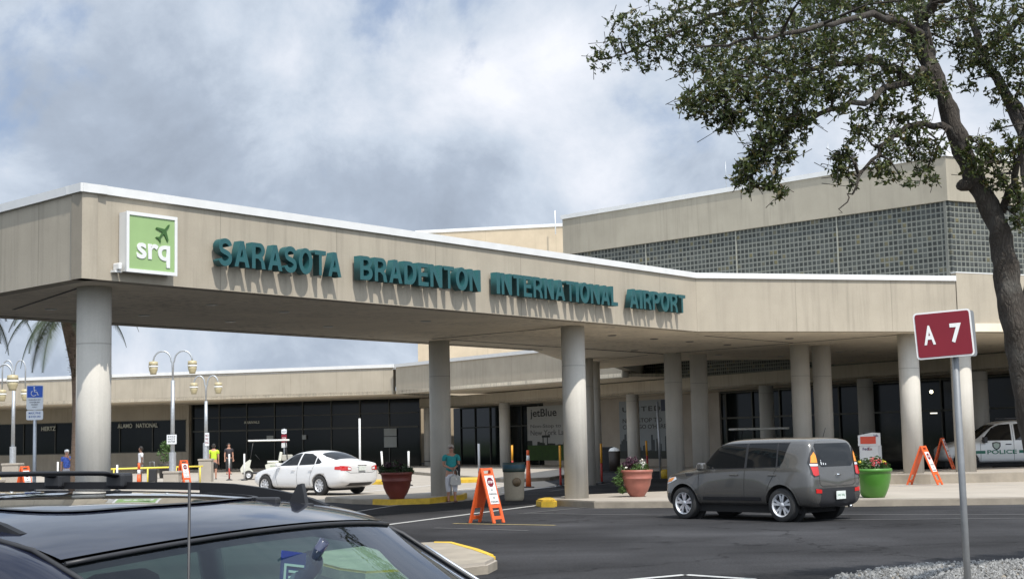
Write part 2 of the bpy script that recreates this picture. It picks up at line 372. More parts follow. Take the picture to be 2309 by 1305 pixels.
# foreground island
fg=[(-2.95,21.3),(-2.77,19.86),(-2.2,18.5),(-1.82,17.95),(-1.2,18.2),(-.72,18.6),(-.38,18.95),(-.27,19.62),(-.55,21.2),(-1.0,22.8),(-1.31,22.95),(-2.2,22.6)][::-1]
fisl=slab('traffic_island',fg,.15,bev=.04)
fy=slab('kerb',[(-1.31,22.99),(-.99,22.84),(-.53,21.22),(-.30,20.1),(-.42,20.05),(-.66,21.1),(-1.06,22.6),(-1.31,22.75)],.156,M_yel,M_yel)
fy2=slab('kerb',[(-2.82,20.1),(-2.79,19.84),(-2.22,18.47),(-1.84,17.92),(-1.3,18.13),(-1.3,18.20),(-1.80,18.0),(-2.16,18.51),(-2.72,19.87),(-2.75,20.1)][::-1],.156,mat('weathered yellow paint',(.34,.24,.05),.8,var=.3,vs=6),M_kerb)
# gravel bed at the lower right: a bed plus individual stones as one mass
gb=[(3.7,17.1),(4.4,17.9),(5.2,18.35),(6.4,18.6),(14,18.8),(14,8),(1.2,8),(2.2,13.6)]
gk=slab('gravel_bed',gb,.06,M_gravel)
b=MB(); b.bm.free()
vs=[];fs=[]
def inpoly(x,y,P):
    c=False;n=len(P)
    for i in range(n):
        x1,y1=P[i][:2];x2,y2=P[i-1][:2]
        if (y1>y)!=(y2>y) and x<(x2-x1)*(y-y1)/(y2-y1)+x1: c=not c
    return c
rg=random.Random(3)
cnt=0
while cnt<9000:
    x=rg.uniform(3,8.2); y=rg.uniform(14.5,18.8)
    if not inpoly(x,y,gb): continue
    r=rg.uniform(.012,.038); n0=len(vs); e=Euler((rg.random()*6,rg.random()*6,rg.random()*6)).to_matrix()
    sc=Vector((1,rg.uniform(.6,1),rg.uniform(.5,.9)))*r
    for d in ((1,0,0),(-1,0,0),(0,1,0),(0,-1,0),(0,0,1),(0,0,-1)):
        v=e@Vector((d[0]*sc.x,d[1]*sc.y,d[2]*sc.z)); vs.append((x+v.x,y+v.y,.065+v.z+r*.3))
    for q in ((0,2,4),(2,1,4),(1,3,4),(3,0,4),(2,0,5),(1,2,5),(3,1,5),(0,3,5)): fs.append([n0+i for i in q])
    cnt+=1
me=bpy.data.meshes.new('gravel'); me.from_pydata(vs,[],fs)
M_st=mat('gravel stones',(.19,.19,.185),.8,var=.85,vs=16)
tag(obj('gravel',me,M_st),'pale gravel stones covering the bed at the foot of the red sign','gravel',kind='stuff')
# painted lines, children of the road
def line(pts,w,m=M_line,name='lane_line',z=.008,parent=road):
    b=MB()
    for i in range(len(pts)-1):
        a=V2(pts[i]);c=V2(pts[i+1]); t=(c-a).normalized(); n=Vector((-t.y,t.x))*w/2
        b.sheet([(*(a-n),z),(*(c-n),z),(*(c+n),z),(*(a+n),z)])
    o=b.build(name,m,parent); return o
line([(-3.6,28.2),(-2.51,30.91),(.88,38.7)],.16)
line([at(1022,1180),at(1252,1184)],.10,mat('worn yellow line',(.36,.29,.13),.8,var=.3,vs=8))
line([at(760,1160),at(900,1138)],.10,M_line)
line([at(980,1190),at(1190,1196)],.10,M_line2)
line([at(1170,1157),at(1470,1161),at(1900,1160),at(2309,1160)],.10,M_line2)
line([at(1180,1157),at(1330,1143)],.10,M_line2)
line([at(1400,1309),at(1545,1296),at(1700,1306)],.14,M_line)
line([at(1850,1172),at(2309,1168)],.08,M_line2)
for p in ([(780,1112),(990,1092)],[(890,1118),(1140,1092)],[(1040,1107),(1140,1096)],[(1130,1110),(1290,1092)],[(690,1108),(850,1098)]):
    line([at(*p[0],.005),at(*p[1],.005)],.13,mat('fresh white line',(.60,.60,.59),.6,var=.04),z=.010,parent=apron)
line([at(1240,1107),at(1420,1083)],.12,M_line2)
for p in ([(1990,1096),(2309,1093)],[(2030,1095),(2200,1072)]):
    line([at(*p[0],.17),at(*p[1],.17)],.09,M_line,z=.175,parent=plaza)
# far ground: sidewalk in front of the terminal
wk=[far(-46,93)[:2],far(-30,89.5)[:2],far(-6.3,83)[:2],far(-3.6,80)[:2],far(17,43.6)[:2],far(19,45)[:2],far(-1,89)[:2],far(-40,102)[:2]]
slab('sidewalk',[p for p in wk],.09)
# ================================================================== entrance canopy
ZS=4.57
K0=(-7.30,24.67);K1=(5.12,40.56);K2=(13.04,42.83)
u1=(V2(K1)-V2(K0)).normalized(); n1=Vector((u1.y,-u1.x))
u0=Vector((.715,-.70)); u0.normalize()
RC=V2(K0)-u0*7.62
K3=(V2(K2)+Vector((.961,.276))*14)
R4=Vector((.54,47.75))
canopy=thing('entrance_canopy','long concrete drive-through canopy on round columns carrying the teal airport lettering','canopy',(0,38,0))
M_cu=mat('soffit patina',(.3,.3,.3))
def crel(o): return o
def fascia(A,B,z1,e0=0,e1=0,inner=.3):
    wall('fascia',A,B,ZS,z1,inner,M_wall,canopy,e0=e0,e1=e1)
ZT=6.05
fascia(V2(K0)-u0*7.62,K0,ZT)
fascia(K0,K1,ZT); fascia(K1,K2,ZT)
fascia(R4,RC,ZT)
# white roof edge, 6 cm proud of the fascia
def cap(A,B,z0=ZT,z1=ZT+.15,pr=.06,th=.45,e0=.0,e1=.0,par=canopy,name='roof_edge'):
    return wall(name,A,B,z0,z1,th,M_cap,par,front=pr,e0=e0,e1=e1)
cap(V2(K0)-u0*7.62,K0,e1=.05); cap(K0,K1,e0=.02,e1=.0,z0=ZT+.002,z1=ZT+.152); cap(K1,K2,e0=.02,z0=ZT+.004,z1=ZT+.154); cap(R4,RC)
# soffit slab
rear=[at(1316,838,ZS),at(1350,832,ZS),at(1560,812,ZS),at(1775,811,ZS),at(1885,822,ZS),(18.3,55.2),(K3.x,K3.y+6)]
sp=[V2(K0)+Vector((-.03,.30)),V2(K1)+Vector((-.10,.16)),V2(K2)+Vector((0,.12)),(K3.x,K3.y+.1)]+[tuple(q[:2]) for q in reversed(rear)]+[(1.95,55.),tuple(R4+Vector((.1,0))),tuple(RC+Vector((.25,0)))]
# shrink a hair so the slab butts inside the fascias
b=MB().prism([(p[0],p[1]-38) for p in sp],ZS+.004,ZS+.25); b.build('soffit',M_soffit,canopy)
# roof slab
b=MB().prism([(p[0],p[1]-38) for p in [V2(K0)+Vector((-.1,.4)),V2(K1)+Vector((-.2,.4)),V2(K2)+Vector((0,.4)),Vector((13,56)),Vector((2.2,56)),R4+Vector((.3,-.3)),RC+Vector((.4,0))]],5.7,5.75); b.build('roof',M_cap,canopy)
# dark soffit joints (recessed strips drawn as 3 cm reveals hung 3 mm below the slab)
def soffline(a,b_,w=.05):
    a=V2(a);b_=V2(b_); t=(b_-a).normalized(); n=Vector((-t.y,t.x))*w/2; o=Vector((0,38))
    MB().prism([tuple(q-o) for q in (a-n,b_-n,b_+n,a+n)],ZS-.004,ZS+.003).build('joint',M_dark,canopy)
off=-n1*.45
soffline(RC+n1*.5+u1*.3,R4+n1*.5,.06)
B0=at(990,765,ZS);C0=at(1283,737,ZS)
soffline(at(975,764,ZS)[:2],at(1262,738,ZS)[:2],.07)
soffline(at(1018,766,ZS)[:2],at(1495,798,ZS)[:2],.07)
soffline(at(1318,786,ZS)[:2],at(1495,797,ZS)[:2],.05)
soffline(at(1495,798,ZS)[:2],at(1790,773,ZS)[:2],.07)
soffline(at(1590,757,ZS)[:2],at(1790,773,ZS)[:2],.06)
soffline(at(1790,773,ZS)[:2],at(2022,755,ZS)[:2],.07)
soffline(at(1330,815,ZS)[:2],at(1460,800,ZS)[:2],.05)
soffline(at(30,698,ZS)[:2],at(175,650,ZS)[:2],.05)
# recessed downlights
M_lens=mat('downlight lens',(.42,.41,.38),.4)
M_lens2=mat('downlight dark',(.10,.095,.085),.5)
for x,y,k in ((478,687,0),(325,711,0),(520,725,0),(740,736,0),(640,703,0),(960,724,0),(115,697,0),(1380,756,1),(1475,764,1),(1640,777,1),(1555,770,1),(1430,790,1),(1780,763,1),(1620,800,0),(1760,803,0),(1893,793,0),(1962,794,0),(1920,813,0),(1975,817,0),(1882,828,0)):
    p=at(x,y,ZS-.002); b=MB().lathe([(.0,-.012),(.10,-.012),(.13,-.0),(.13,.01)],20); b.build('downlight',M_lens2 if k else M_lens,canopy,loc=(p.x,p.y-38,ZS-.004))
# columns
def column(x,y,z0,d=.61,h=ZS,par=None,name='column',ring=False):
    r=d/2; pr=[(r,z0),(r,h+.003)]
    b=MB().lathe(pr,48); 
    return b.build(name,M_col,par,loc=(x,y-(par.location.y if par else 0),0) if par else (x,y,0))
cols=[(213,640,26.2,.0),(990,770,42.4,.15),(1291,738,37.8,.16),(1318,812,53.5,0),(1334,818,56.,0),(1516,798,51.2,0),(1574,801,52.4,0),(1802,778,47.7,.0),(1851,780,48.5,.0)]
colpos=[]
for x,y,d,z0 in cols:
    q=aty(x,y,d); colpos.append(q); column(q.x,q.y,z0-.05,par=canopy)
for x,y,d in ((2046,757,43.6),(2163,757,44.05)):
    q=aty(x,y,d); column(q.x,q.y,.4,par=canopy,d=.60)
# ================================================================== upper hall with glass block band
UA=(1.93,53.97);UB=(12.97,42.93)
UC=(V2(UB)+Vector((.90,.435)).normalized()*16)
hall=thing('upper_hall','tall concrete hall with a wide glass-block band rising behind the canopy','building',(8,60,0))
def glassblock():
    m,nt,N,L,p=newmat('glass block'); p.inputs['Specular IOR Level'].default_value=.22; tc=N.new('ShaderNodeTexCoord'); sep=N.new('ShaderNodeSeparateXYZ'); L.new(tc.outputs['Object'],sep.inputs[0])
    def M(op,a,b=None,clamp=False):
        q=N.new('ShaderNodeMath'); q.operation=op; q.use_clamp=clamp
        for i,v in enumerate((a,b)):
            if v is None: continue
            if isinstance(v,(int,float)): q.inputs[i].default_value=v
            else: L.new(v,q.inputs[i])
        return q.outputs[0]
    u=M('DIVIDE',sep.outputs[0],.163); w=M('DIVIDE',sep.outputs[2],.163)
    fu=M('FRACT',u); fw=M('FRACT',w)
    du=M('ABSOLUTE',M('SUBTRACT',fu,.5)); dw=M('ABSOLUTE',M('SUBTRACT',fw,.5)); d=M('MAXIMUM',du,dw)
    mort=M('GREATER_THAN',d,.455)
    edge=M('SUBTRACT',1.,M('MULTIPLY',M('SUBTRACT',M('MAXIMUM',M('POWER',du,2.),M('POWER',dw,2.)),.07),9.,),True)
    cid=N.new('ShaderNodeCombineXYZ'); L.new(M('FLOOR',u),cid.inputs[0]); L.new(M('FLOOR',w),cid.inputs[1])
    wn=N.new('ShaderNodeTexWhiteNoise'); L.new(cid.outputs[0],wn.inputs[0])
    big=N.new('ShaderNodeTexNoise'); big.inputs['Scale'].default_value=.35; L.new(tc.outputs['Object'],big.inputs[0])
    r=N.new('ShaderNodeValToRGB'); L.new(wn.outputs[0],r.inputs[0]); e=r.color_ramp.elements
    e[0].color=(.030,.032,.030,1); e[1].color=(.085,.088,.078,1); q=e.new(.55); q.color=(.048,.052,.048,1); q=e.new(.90); q.color=(.07,.075,.07,1); q=e.new(.93); q.color=(.12,.105,.055,1)
    rim=N.new('ShaderNodeMixRGB'); L.new(edge,rim.inputs[0]); rim.inputs[1].default_value=(.125,.135,.12,1); L.new(r.outputs[0],rim.inputs[2])
    mx=N.new('ShaderNodeMixRGB'); L.new(mort,mx.inputs[0]); L.new(rim.outputs[0],mx.inputs[1]); mx.inputs[2].default_value=(.20,.20,.175,1)
    L.new(mx.outputs[0],p.inputs['Base Color'])
    ro=N.new('ShaderNodeMapRange'); L.new(mort,ro.inputs[0]); ro.inputs[3].default_value=.12; ro.inputs[4].default_value=.8; L.new(ro.outputs[0],p.inputs['Roughness'])
    bp=N.new('ShaderNodeBump'); bp.inputs['Strength'].default_value=.6; bp.inputs['Distance'].default_value=.03
    wv=N.new('ShaderNodeTexNoise'); wv.inputs['Scale'].default_value=9; L.new(tc.outputs['Object'],wv.inputs[0])
    L.new(M('ADD',edge,M('MULTIPLY',wv.outputs[0],.5)),bp.inputs['Height']); L.new(bp.outputs[0],p.inputs['Normal'])
    return m
M_gb=glassblock()
zg,zt=8.47,9.80
def uw(A,B,last=False):
    wall('parapet_wall',A,B,zg,zt,.4,M_upper,hall)
    wall('roof_edge',A,B,zt,zt+.15,.5,M_cap,hall,front=.05,e0=.05,e1=.05)
    w=wall('glass_block_band',A,B,5.9,zg,.2,M_gb,hall,front=-.09)
    L_=(V2(B)-V2(A)).length
    an=math.atan2((V2(B)-V2(A)).y,(V2(B)-V2(A)).x); nb=int(L_/3.912)
    b=MB()
    for i in range(1,nb+1):
        if i*3.912<L_-.3: b.box(i*3.912-.02,i*3.912+.02,.055,.12,5.9,zg)
    if nb: o=b.build('band_mullion',mat('pale mortar rib',(.25,.25,.215),.8),hall,rotz=an); o.location=Vector((A[0],A[1],0))-hall.location
uw(UA,UB); uw(UB,UC)
# the hall's left flank and back, and the plain wall right of the canopy
wall('side_wall',(UA[0]+4.5,UA[1]+22),(UA[0],UA[1]),ZS+.3,zt-.002,.4,M_upper,hall)
wall('end_pier',UB+Vector((.0,0)) if False else Vector((13.06,42.855)),UC,ZS-.003,6.30,.4,M_wall,hall,front=.02)
wall('roof_edge',Vector((13.06,42.855)),UC,6.30,6.33,.3,M_cap,hall,front=.03)
MB().prism([(p[0]-8,p[1]-60) for p in ((UA[0]+.2,UA[1]+.2),(UB[0]-.1,UB[1]+.3),(UC.x-.2,UC.y+.2),(26,78),(6.6,76))],9.5,9.6).build('roof',M_cap,hall)
for x,y,d in ((1251,500,56),(1637,400,49),(1868,360,46)):
    p=aty(x,y,d); 
    if x>1260: MB().tube([(0,0,-.4),(0,0,.55)],.012,6).build('lightning_rod',M_galv,hall,loc=p-hall.location)
# ================================================================== cream block behind
cream=thing('tall_rear_block','tall cream stuccoed block with white coping far behind the canopy','building',(-2,118,0))
ca=(-7.75,118.8);cb=(12.,114.8)
wall('wall',ca,cb,0,18.6,6,M_cream,cream); wall('roof_edge',ca,cb,18.6,18.85,6.2,M_cap,cream,front=.08,e0=.08)
wall('reveal',ca,cb,15.4,15.46,.1,mat('shadow reveal',(.30,.24,.16),.9),cream,front=.006)
q=aty(1252,500,115.5); MB().tube([(0,0,-1),(0,0,.9)],.05,6).build('lightning_rod',M_white,cream,loc=q-cream.location)
# ================================================================== low terminal
term=thing('terminal_building','low wide terminal with deep concrete fascia, dark glass walls and small round columns','building',(0,90,0))
c_=far(-29.35,83.69);a_=far(-6.36,77.17);b_=far(2.13,65.03)
b2=Vector((b_.x+.575*.4*9,b_.y-.818*9*.4,0))
ul=(V2(a_)-V2(c_)).normalized(); cL=V2(c_)-ul*22
jog=V2(a_)+Vector((.2,-.45))
ZR=zf(5.72)
wall('fascia',cL,V2(a_),ZS,ZR-.14,.4,M_wall,term); wall('roof_edge',cL,V2(a_),ZR-.14,ZR+.06,.6,M_cap,term,front=.08,e1=.05)
u2=(V2(b_)-V2(a_)).normalized()
wall('fascia',jog,V2(jog)+u2*21.5,ZS-.02,ZR-.16,.4,M_wall,term); wall('roof_edge',jog,V2(jog)+u2*21.5,ZR-.16,ZR+.03,.6,M_cap,term,front=.08,e0=.05)
# soffits
nl=Vector((-ul.y,ul.x)); n2=Vector((-u2.y,u2.x))
TA=V2(far(-5.7,85.9));TB=V2(far(15.4,48.5)); ut=(TB-TA).normalized(); nt_=Vector((-ut.y,ut.x))
b=MB(); b.prism([(p.x,p.y-90) for p in (cL,V2(a_),V2(a_)+nl*14,cL+nl*14)],ZS+.01,ZS+.2); b.build('soffit',M_soffit,term)
b=MB(); b.prism([(p.x,p.y-90) for p in (jog,jog+u2*21.4,jog+u2*21.4+n2*14,jog+n2*14)],ZS+.02,ZS+.19); b.build('soffit',M_soffit,term)
b=MB(); b.prism([(p.x,p.y-90) for p in (cL,V2(a_),jog+u2*20,Vector((20,110)),Vector((-60,130)))],ZR-.25,ZR-.2); b.build('roof',M_cap,term)
# left recessed front: band, glass, dado
W0=V2(c_)-ul*8*S+nl*8*S*1.0; W1=V2(c_)+ul*23.9*S+nl*8*S
def sL(s): return V2(c_)+nl*8*S+ul*(s*S)
zg0,zg1=zf(1.36),zf(3.32)
wall('upper_wall',sL(-22),sL(7.6),zg1,ZS+.01,.3,M_wall,term)
wall('dado_wall',sL(-22),sL(7.6),0,zg0,.3,M_wall,term,front=.04)
wall('window',sL(-22),sL(7.6),zg0,zg1,.1,M_glass,term,front=-.06)
wall('window',sL(7.6),sL(22.4),.0,ZS+.01,.6,M_glass,term,front=-.4)
wall('end_wall',sL(7.45),sL(7.65),0,ZS,.8,M_wall,term,front=.02)
def mull(sA,sB,z0,z1,step,back=.0,w=.07):
    A=sL(sA); an=math.atan2(ul.y,ul.x); n=int((sB-sA)*S/step); b=MB()
    for i in range(n+1): b.box(i*step-w/2,i*step+w/2,-.02,.06,z0,z1)
    return b,A,an
for (sa,sb,z0,z1,stp,bk) in ((-22,7.5,zg0,zg1,2.6,.0),(7.7,22.3,0,ZS,2.1,.34)):
    b,A,an=mull(sa,sb,z0,z1,stp)
    if not bk: b.box(0,(sb-sa)*S,-.02,.05,z0,z0+.06); b.box(0,(sb-sa)*S,-.02,.05,z1-.06,z1-.002)
    if bk: b.box(0,(sb-sa)*S,-.02,.06,2.65,2.75); b.box(0,(sb-sa)*S,-.02,.06,3.6,3.66); b.box(0,(sb-sa)*S,-.02,.06,.0,.12)
    o=b.build('mullion',M_mull,term,rotz=an); o.location=Vector((A.x+nl.x*bk,A.y+nl.y*bk-90,0))
# notices on the glass
M_note=mat('pale notice',(.30,.32,.31),.6)
M_glow=mat('reflected sky pane',(.10,.13,.14),.2)
for s0,w,h,z in ((12.7,.5,.4,1.9),(20.2,.9,.5,2.1),(20.2,.9,.7,1.35),(15.,.3,.3,2.0)):
    p=sL(s0)+nl*.27; o=MB().box(0,w,-.012,0,z,z+h).build('notice',M_note,term,rotz=math.atan2(ul.y,ul.x)); o.location=(p.x,p.y-90,0)
# right part: band beam, clerestory of glass block, glass front, posters, columns
ZB=zf(3.6); ZBT=zf(4.16)
def sT(s,out=0.): return TA+ut*(s*S)-nt_*out
wall('beam',sT(0),sT(56),ZB,ZBT,.5,M_wall,term)
wall('clerestory',sT(12),sT(56),ZBT,6.3,.3,M_gb,term,front=-.1)
wall('pier',sT(1.0)+nt_*.5,sT(1.0)+nt_*.5+ut*1.1,0,ZB,.8,M_wall,term)
REC=3.2
def wT(s): return TA+ut*(s*S)+nt_*REC
MB().prism([(p.x,p.y-90) for p in (sT(0),sT(56),sT(56)+nt_*6,sT(0)+nt_*6)],ZB+.02,ZB+.1).build('soffit',M_soffit,term)
wall('window',wT(-1),wT(60),0,ZB+.02,.4,M_glass,term,front=-.12)
# ---- storefront walls with advertising
for s0,s1 in ((8.4,10.0),(11.2,21.7)): 
    pass
wall('wall_panel',wT(9.8),wT(25.2),0,ZB+.01,.2,concrete('storefront wall',(.34,.30,.25),.15,0),term)
b=MB(); an=math.atan2(ut.y,ut.x)
for i in range(0,28):
    s=i*2.1
    if 9.5*S<s<25.4*S: continue
    b.box(s-.04,s+.04,.05,.12,0,ZB)
b.box(0,9.8*S,.05,.11,2.5,2.58); b.box(25.3*S,58*S,.05,.11,2.5,2.58); b.box(0,58*S,.06,.10,ZB-.08,ZB-.01)
o=b.build('mullion',M_mull,term,rotz=an); o.location=(wT(0).x,wT(0).y-90,0)
for x,yb in ((966,921),(1137,909),(1426,892),(1728,872),(1952,858),(2209,838)):
    # column on the beam line
    d=ray(x,900.); dd=V2((d.x,d.y)); nn=nt_; t=nn.dot(TA+nt_*.1)/nn.dot(dd); P=dd*t
    c=column(P.x,P.y,0.,d=.66,h=ZB+.01,par=term)
    if x in (1426,966): MB().lathe([(.36,.36),(.36,.40)],40).build('base_ring',M_dark,term,loc=(P.x,P.y-90,0))
def onpl(x,y,A,u):
    d=ray(x,y); n=Vector((-u.y,u.x)); t=n.dot(V2(A))/n.dot(V2(d)); P=d*t
    return (V2(P)-V2(A)).dot(u), H+P.z
# ---- advertising banners on the storefront wall (local x along the wall)
def banner(name,label,s0,s1,z0,z1,A,u,out):
    n=Vector((-u.y,u.x)); p=V2(A)+u*s0-n*out
    t=thing(name,label,'banner',(p.x,p.y,z0),math.atan2(u.y,u.x))
    return t
WA=wT(0)
M_post=mat('grey banner sheet',(.36,.36,.34),.6)
x0,_=onpl(1190,950,WA,ut); x1,_=onpl(1345,950,WA,ut); _,zt_=onpl(1190,917,WA,ut); _,zb_=onpl(1190,1037,WA,ut)
bj=banner('airline_banner','grey wall banner with dark airline lettering above a bridge and grass',x0,x1,zb_,zt_,WA,ut,.02)
w_,h_=x1-x0,zt_-zb_
MB().box(0,w_,-.02,0,0,h_).build('sheet',M_post,bj)
MB().box(0,w_,-.026,-.021,.0,h_*.28).build('grass_picture',mat('printed grass',(.035,.075,.015),.7,var=.3,vs=3),bj)
def skyline(w,seed,base,hmax,n=26):
    r=random.Random(seed); pts=[(0,base)]
    for i in range(n):
        h=base+r.random()**2*hmax; pts+= [(w*i/n,h),(w*(i+.92)/n,h)]
    pts.append((w,base)); return pts
M_sil=mat('printed silhouette',(.03,.035,.03),.7)
MB().vprism(skyline(w_,2,h_*.275,h_*.10),-.031,-.027).build('skyline_picture',M_sil,bj)
b=MB(); 
for xx in (.235,.30): b.box(w_*xx,w_*xx+.10,-.036,-.028,h_*.27,h_*.45)
b.box(w_*.225,w_*.345,-.036,-.028,h_*.42,h_*.46); b.build('bridge_picture',M_sil,bj)
text('jetBlue',w_*.40,h_*.19,'lettering',M_textblack,bj,(w_*.05,-.022,h_*.76),bold=.015)
text('Non-Stop to',w_*.46,h_*.085,'lettering',mat('grey lettering',(.10,.10,.10),.6),bj,(w_*.05,-.022,h_*.58),bold=.01)
text('New York LaGuardia',w_*.80,h_*.10,'lettering',MATS['grey lettering'],bj,(w_*.05,-.022,h_*.46),bold=.01)
x0,_=onpl(1398,950,WA,ut); x1,_=onpl(1512,950,WA,ut); _,zt_=onpl(1400,905,WA,ut); _,zb_=onpl(1400,1033,WA,ut)
bu=banner('airline_banner','dim grey wall banner with spaced dark capitals above a city skyline',x0,x1,zb_,zt_,WA,ut,.02)
w_,h_=x1-x0,zt_-zb_
MB().box(0,w_,-.02,0,0,h_).build('sheet',mat('blue grey banner sheet',(.20,.22,.23),.6),bu)
MB().vprism(skyline(w_,5,h_*.12,h_*.34,30),-.031,-.022).build('skyline_picture',mat('printed city',(.05,.06,.065),.7),bu)
MB().box(0,w_,-.036,-.021,0,h_*.13).build('city_picture',M_sil,bu)
MB().box(w_*.84,w_*.985,-.03,-.021,h_*.80,h_*.99).build('logo_panel',mat('navy panel',(.02,.03,.06),.6),bu)
text('UNITED',w_*.76,h_*.085,'lettering',M_textblack,bu,(w_*.07,-.022,h_*.81),bold=.02,spacing=1.25)
text('NON-STOP TO',w_*.78,h_*.075,'lettering',M_textblack,bu,(w_*.07,-.022,h_*.62),bold=.01)
text("CHICAGO O'HARE",w_*.86,h_*.075,'lettering',M_textblack,bu,(w_*.07,-.022,h_*.51),bold=.01)
# ---- rental desk and arrivals lettering over the dark glass
M_lt=mat('cream lettering',(.55,.55,.46),.5)
LA=sL(0)
def lettering(s,xa,xb,ya,hh,label,back=0.,cat='lettering',hgt=.30):
    a,z=onpl(xa,ya,sL(0),ul); b_2,_=onpl(xb,ya,sL(0),ul); p=sL(0)+ul*a-nl*(.09-back)
    t=thing('wall_lettering',label,'lettering',(p.x,p.y,z),math.atan2(ul.y,ul.x))
    text(s,b_2-a,hgt,'letters',M_lt,t,(0,0,0),ext=.02,bold=.01)
lettering('HERTZ',95,127,971,0,'pale HERTZ lettering on the dark glass left of the palm trunk')
lettering('ALAMO   NATIONAL',267,357,965,0,'pale ALAMO NATIONAL lettering on the dark glass beside the tall twin lamp post')
lettering('ARRIVALS',545,580,955,0,'small pale ARRIVALS lettering on the dark entrance glass',back=.45,hgt=.18)
# ---- big airport lettering on the canopy
M_teal=mat('teal sign metal',(.013,.078,.085),.45,var=.08,vs=4)
an1=math.atan2(u1.y,u1.x)
sg=thing('airport_sign_letters','large raised teal capitals SARASOTA BRADENTON INTERNATIONAL AIRPORT along the canopy','sign letters',(K0[0],K0[1],0),an1)
def glyph(ch):
    cu=bpy.data.curves.new('g','FONT'); cu.body=ch; cu.extrude=.5; cu.offset=.026; cu.resolution_u=5
    t=bpy.data.objects.new('g',cu); COL.objects.link(t); dg=bpy.context.evaluated_depsgraph_get(); dg.update()
    me=bpy.data.meshes.new_from_object(t.evaluated_get(dg)); bpy.data.objects.remove(t); bpy.data.curves.remove(cu)
    n=len(me.vertices); a=np.empty(n*3); me.vertices.foreach_get('co',a); return me,a.reshape(-1,3)
def block_glyph(ch):
    T=.185; arc=lambda cx,cy,rx,ry,a0,a1,n=14:[(cx+rx*math.cos(R(a0+(a1-a0)*k/n)),cy+ry*math.sin(R(a0+(a1-a0)*k/n))) for k in range(n+1)]
    if ch=='I': P=[[(0,0),(T,0),(T,1),(0,1)]]
    elif ch=='T': P=[[(0,1),(0,.82),(.31,.82),(.31,0),(.51,0),(.51,.82),(.82,.82),(.82,1)]]
    elif ch=='L': P=[[(0,0),(.62,0),(.62,.19),(.2,.19),(.2,1),(0,1)]]
    elif ch=='E': P=[[(0,0),(.68,0),(.68,.18),(.2,.18),(.2,.42),(.62,.42),(.62,.59),(.2,.59),(.2,.82),(.67,.82),(.67,1),(0,1)]]
    elif ch=='N': P=[[(0,0),(.195,0),(.195,.68),(.57,0),(.78,0),(.78,1),(.585,1),(.585,.33),(.21,1),(0,1)]]
    elif ch=='A': P=[[(0,0),(.21,0),(.275,.20),(.585,.20),(.65,0),(.87,0),(.545,1),(.325,1)],[(.335,.37),(.53,.37),(.432,.70)]]
    elif ch=='O': P=[arc(.43,.5,.43,.52,0,360,40)[:-1],arc(.43,.5,.215,.335,0,360,32)[:-1]]
    elif ch=='D': P=[[(0,0),(.36,0)]+arc(.36,.5,.42,.5,-90,90,20)+[(0,1)],[(.2,.175),(.35,.175)]+arc(.35,.5,.215,.325,-90,90,16)+[(.2,.825)]]
    elif ch=='P': P=[[(0,0),(.2,0),(.2,.365),(.40,.365)]+arc(.40,.682,.32,.318,-90,90,16)+[(0,1)],[(.2,.53),(.37,.53)]+arc(.37,.682,.145,.152,-90,90,12)+[(.2,.834)]]
    elif ch=='R': P=[[(0,0),(.2,0),(.2,.39),(.36,.39),(.52,.27),(.56,0),(.78,0),(.72,.24),(.60,.46)]+arc(.44,.71,.30,.29,-40,90,14)+[(0,1)],[(.2,.555),(.42,.555)]+arc(.42,.695,.12,.14,-90,90,12)+[(.2,.835)]]
    elif ch=='B': P=[[(0,0),(.44,0)]+arc(.44,.285,.31,.285,-90,55,14)+arc(.42,.745,.28,.255,-48,90,14)+[(0,1)],[(.2,.17),(.42,.17)]+arc(.42,.295,.125,.125,-90,90,10)+[(.2,.42)],[(.2,.585),(.40,.585)]+arc(.40,.71,.105,.125,-90,90,10)+[(.2,.835)]]
    elif ch=='S':
        c=arc(.40,.72,.275,.20,-5,180,18)[0:]; c=[(.40+.275*math.cos(R(a)),.725+.195*math.sin(R(a))) for a in range(5,181,12)]+[(.135,.66),(.19,.575),(.30,.53),(.50,.475),(.62,.42),(.675,.33)]+[(.39+.285*math.cos(R(a)),.275+.195*math.sin(R(a))) for a in range(0,-176,-12)]
        Lf=[];Rg=[]
        for i,p in enumerate(c):
            a=Vector(c[max(0,i-1)]);b=Vector(c[min(len(c)-1,i+1)]); t_=(b-a).normalized(); n=Vector((-t_.y,t_.x))*.095; Lf.append(tuple(Vector(p)+n)); Rg.append(tuple(Vector(p)-n))
        P=[Lf+list(reversed(Rg))]
    cu=bpy.data.curves.new('g','CURVE'); cu.dimensions='2D'; cu.fill_mode='BOTH'; cu.extrude=.5
    for poly in P:
        s=cu.splines.new('POLY'); s.points.add(len(poly)-1); s.use_cyclic_u=True
        for q,p in zip(s.points,poly): q.co=(p[0],p[1],0,1)
    t=bpy.data.objects.new('g',cu); COL.objects.link(t); dg=bpy.context.evaluated_depsgraph_get(); dg.update()
    me=bpy.data.meshes.new_from_object(t.evaluated_get(dg)); bpy.data.objects.remove(t); bpy.data.curves.remove(cu)
    n=len(me.vertices); a=np.empty(n*3); me.vertices.foreach_get('co',a); return me,a.reshape(-1,3)
WT={'I':.34,'M':1.2,'S':.92,'A':1.08,'R':1.,'O':1.08,'T':.9,'B':.98,'D':1.02,'E':.86,'N':1.04,'L':.82,'P':.94}
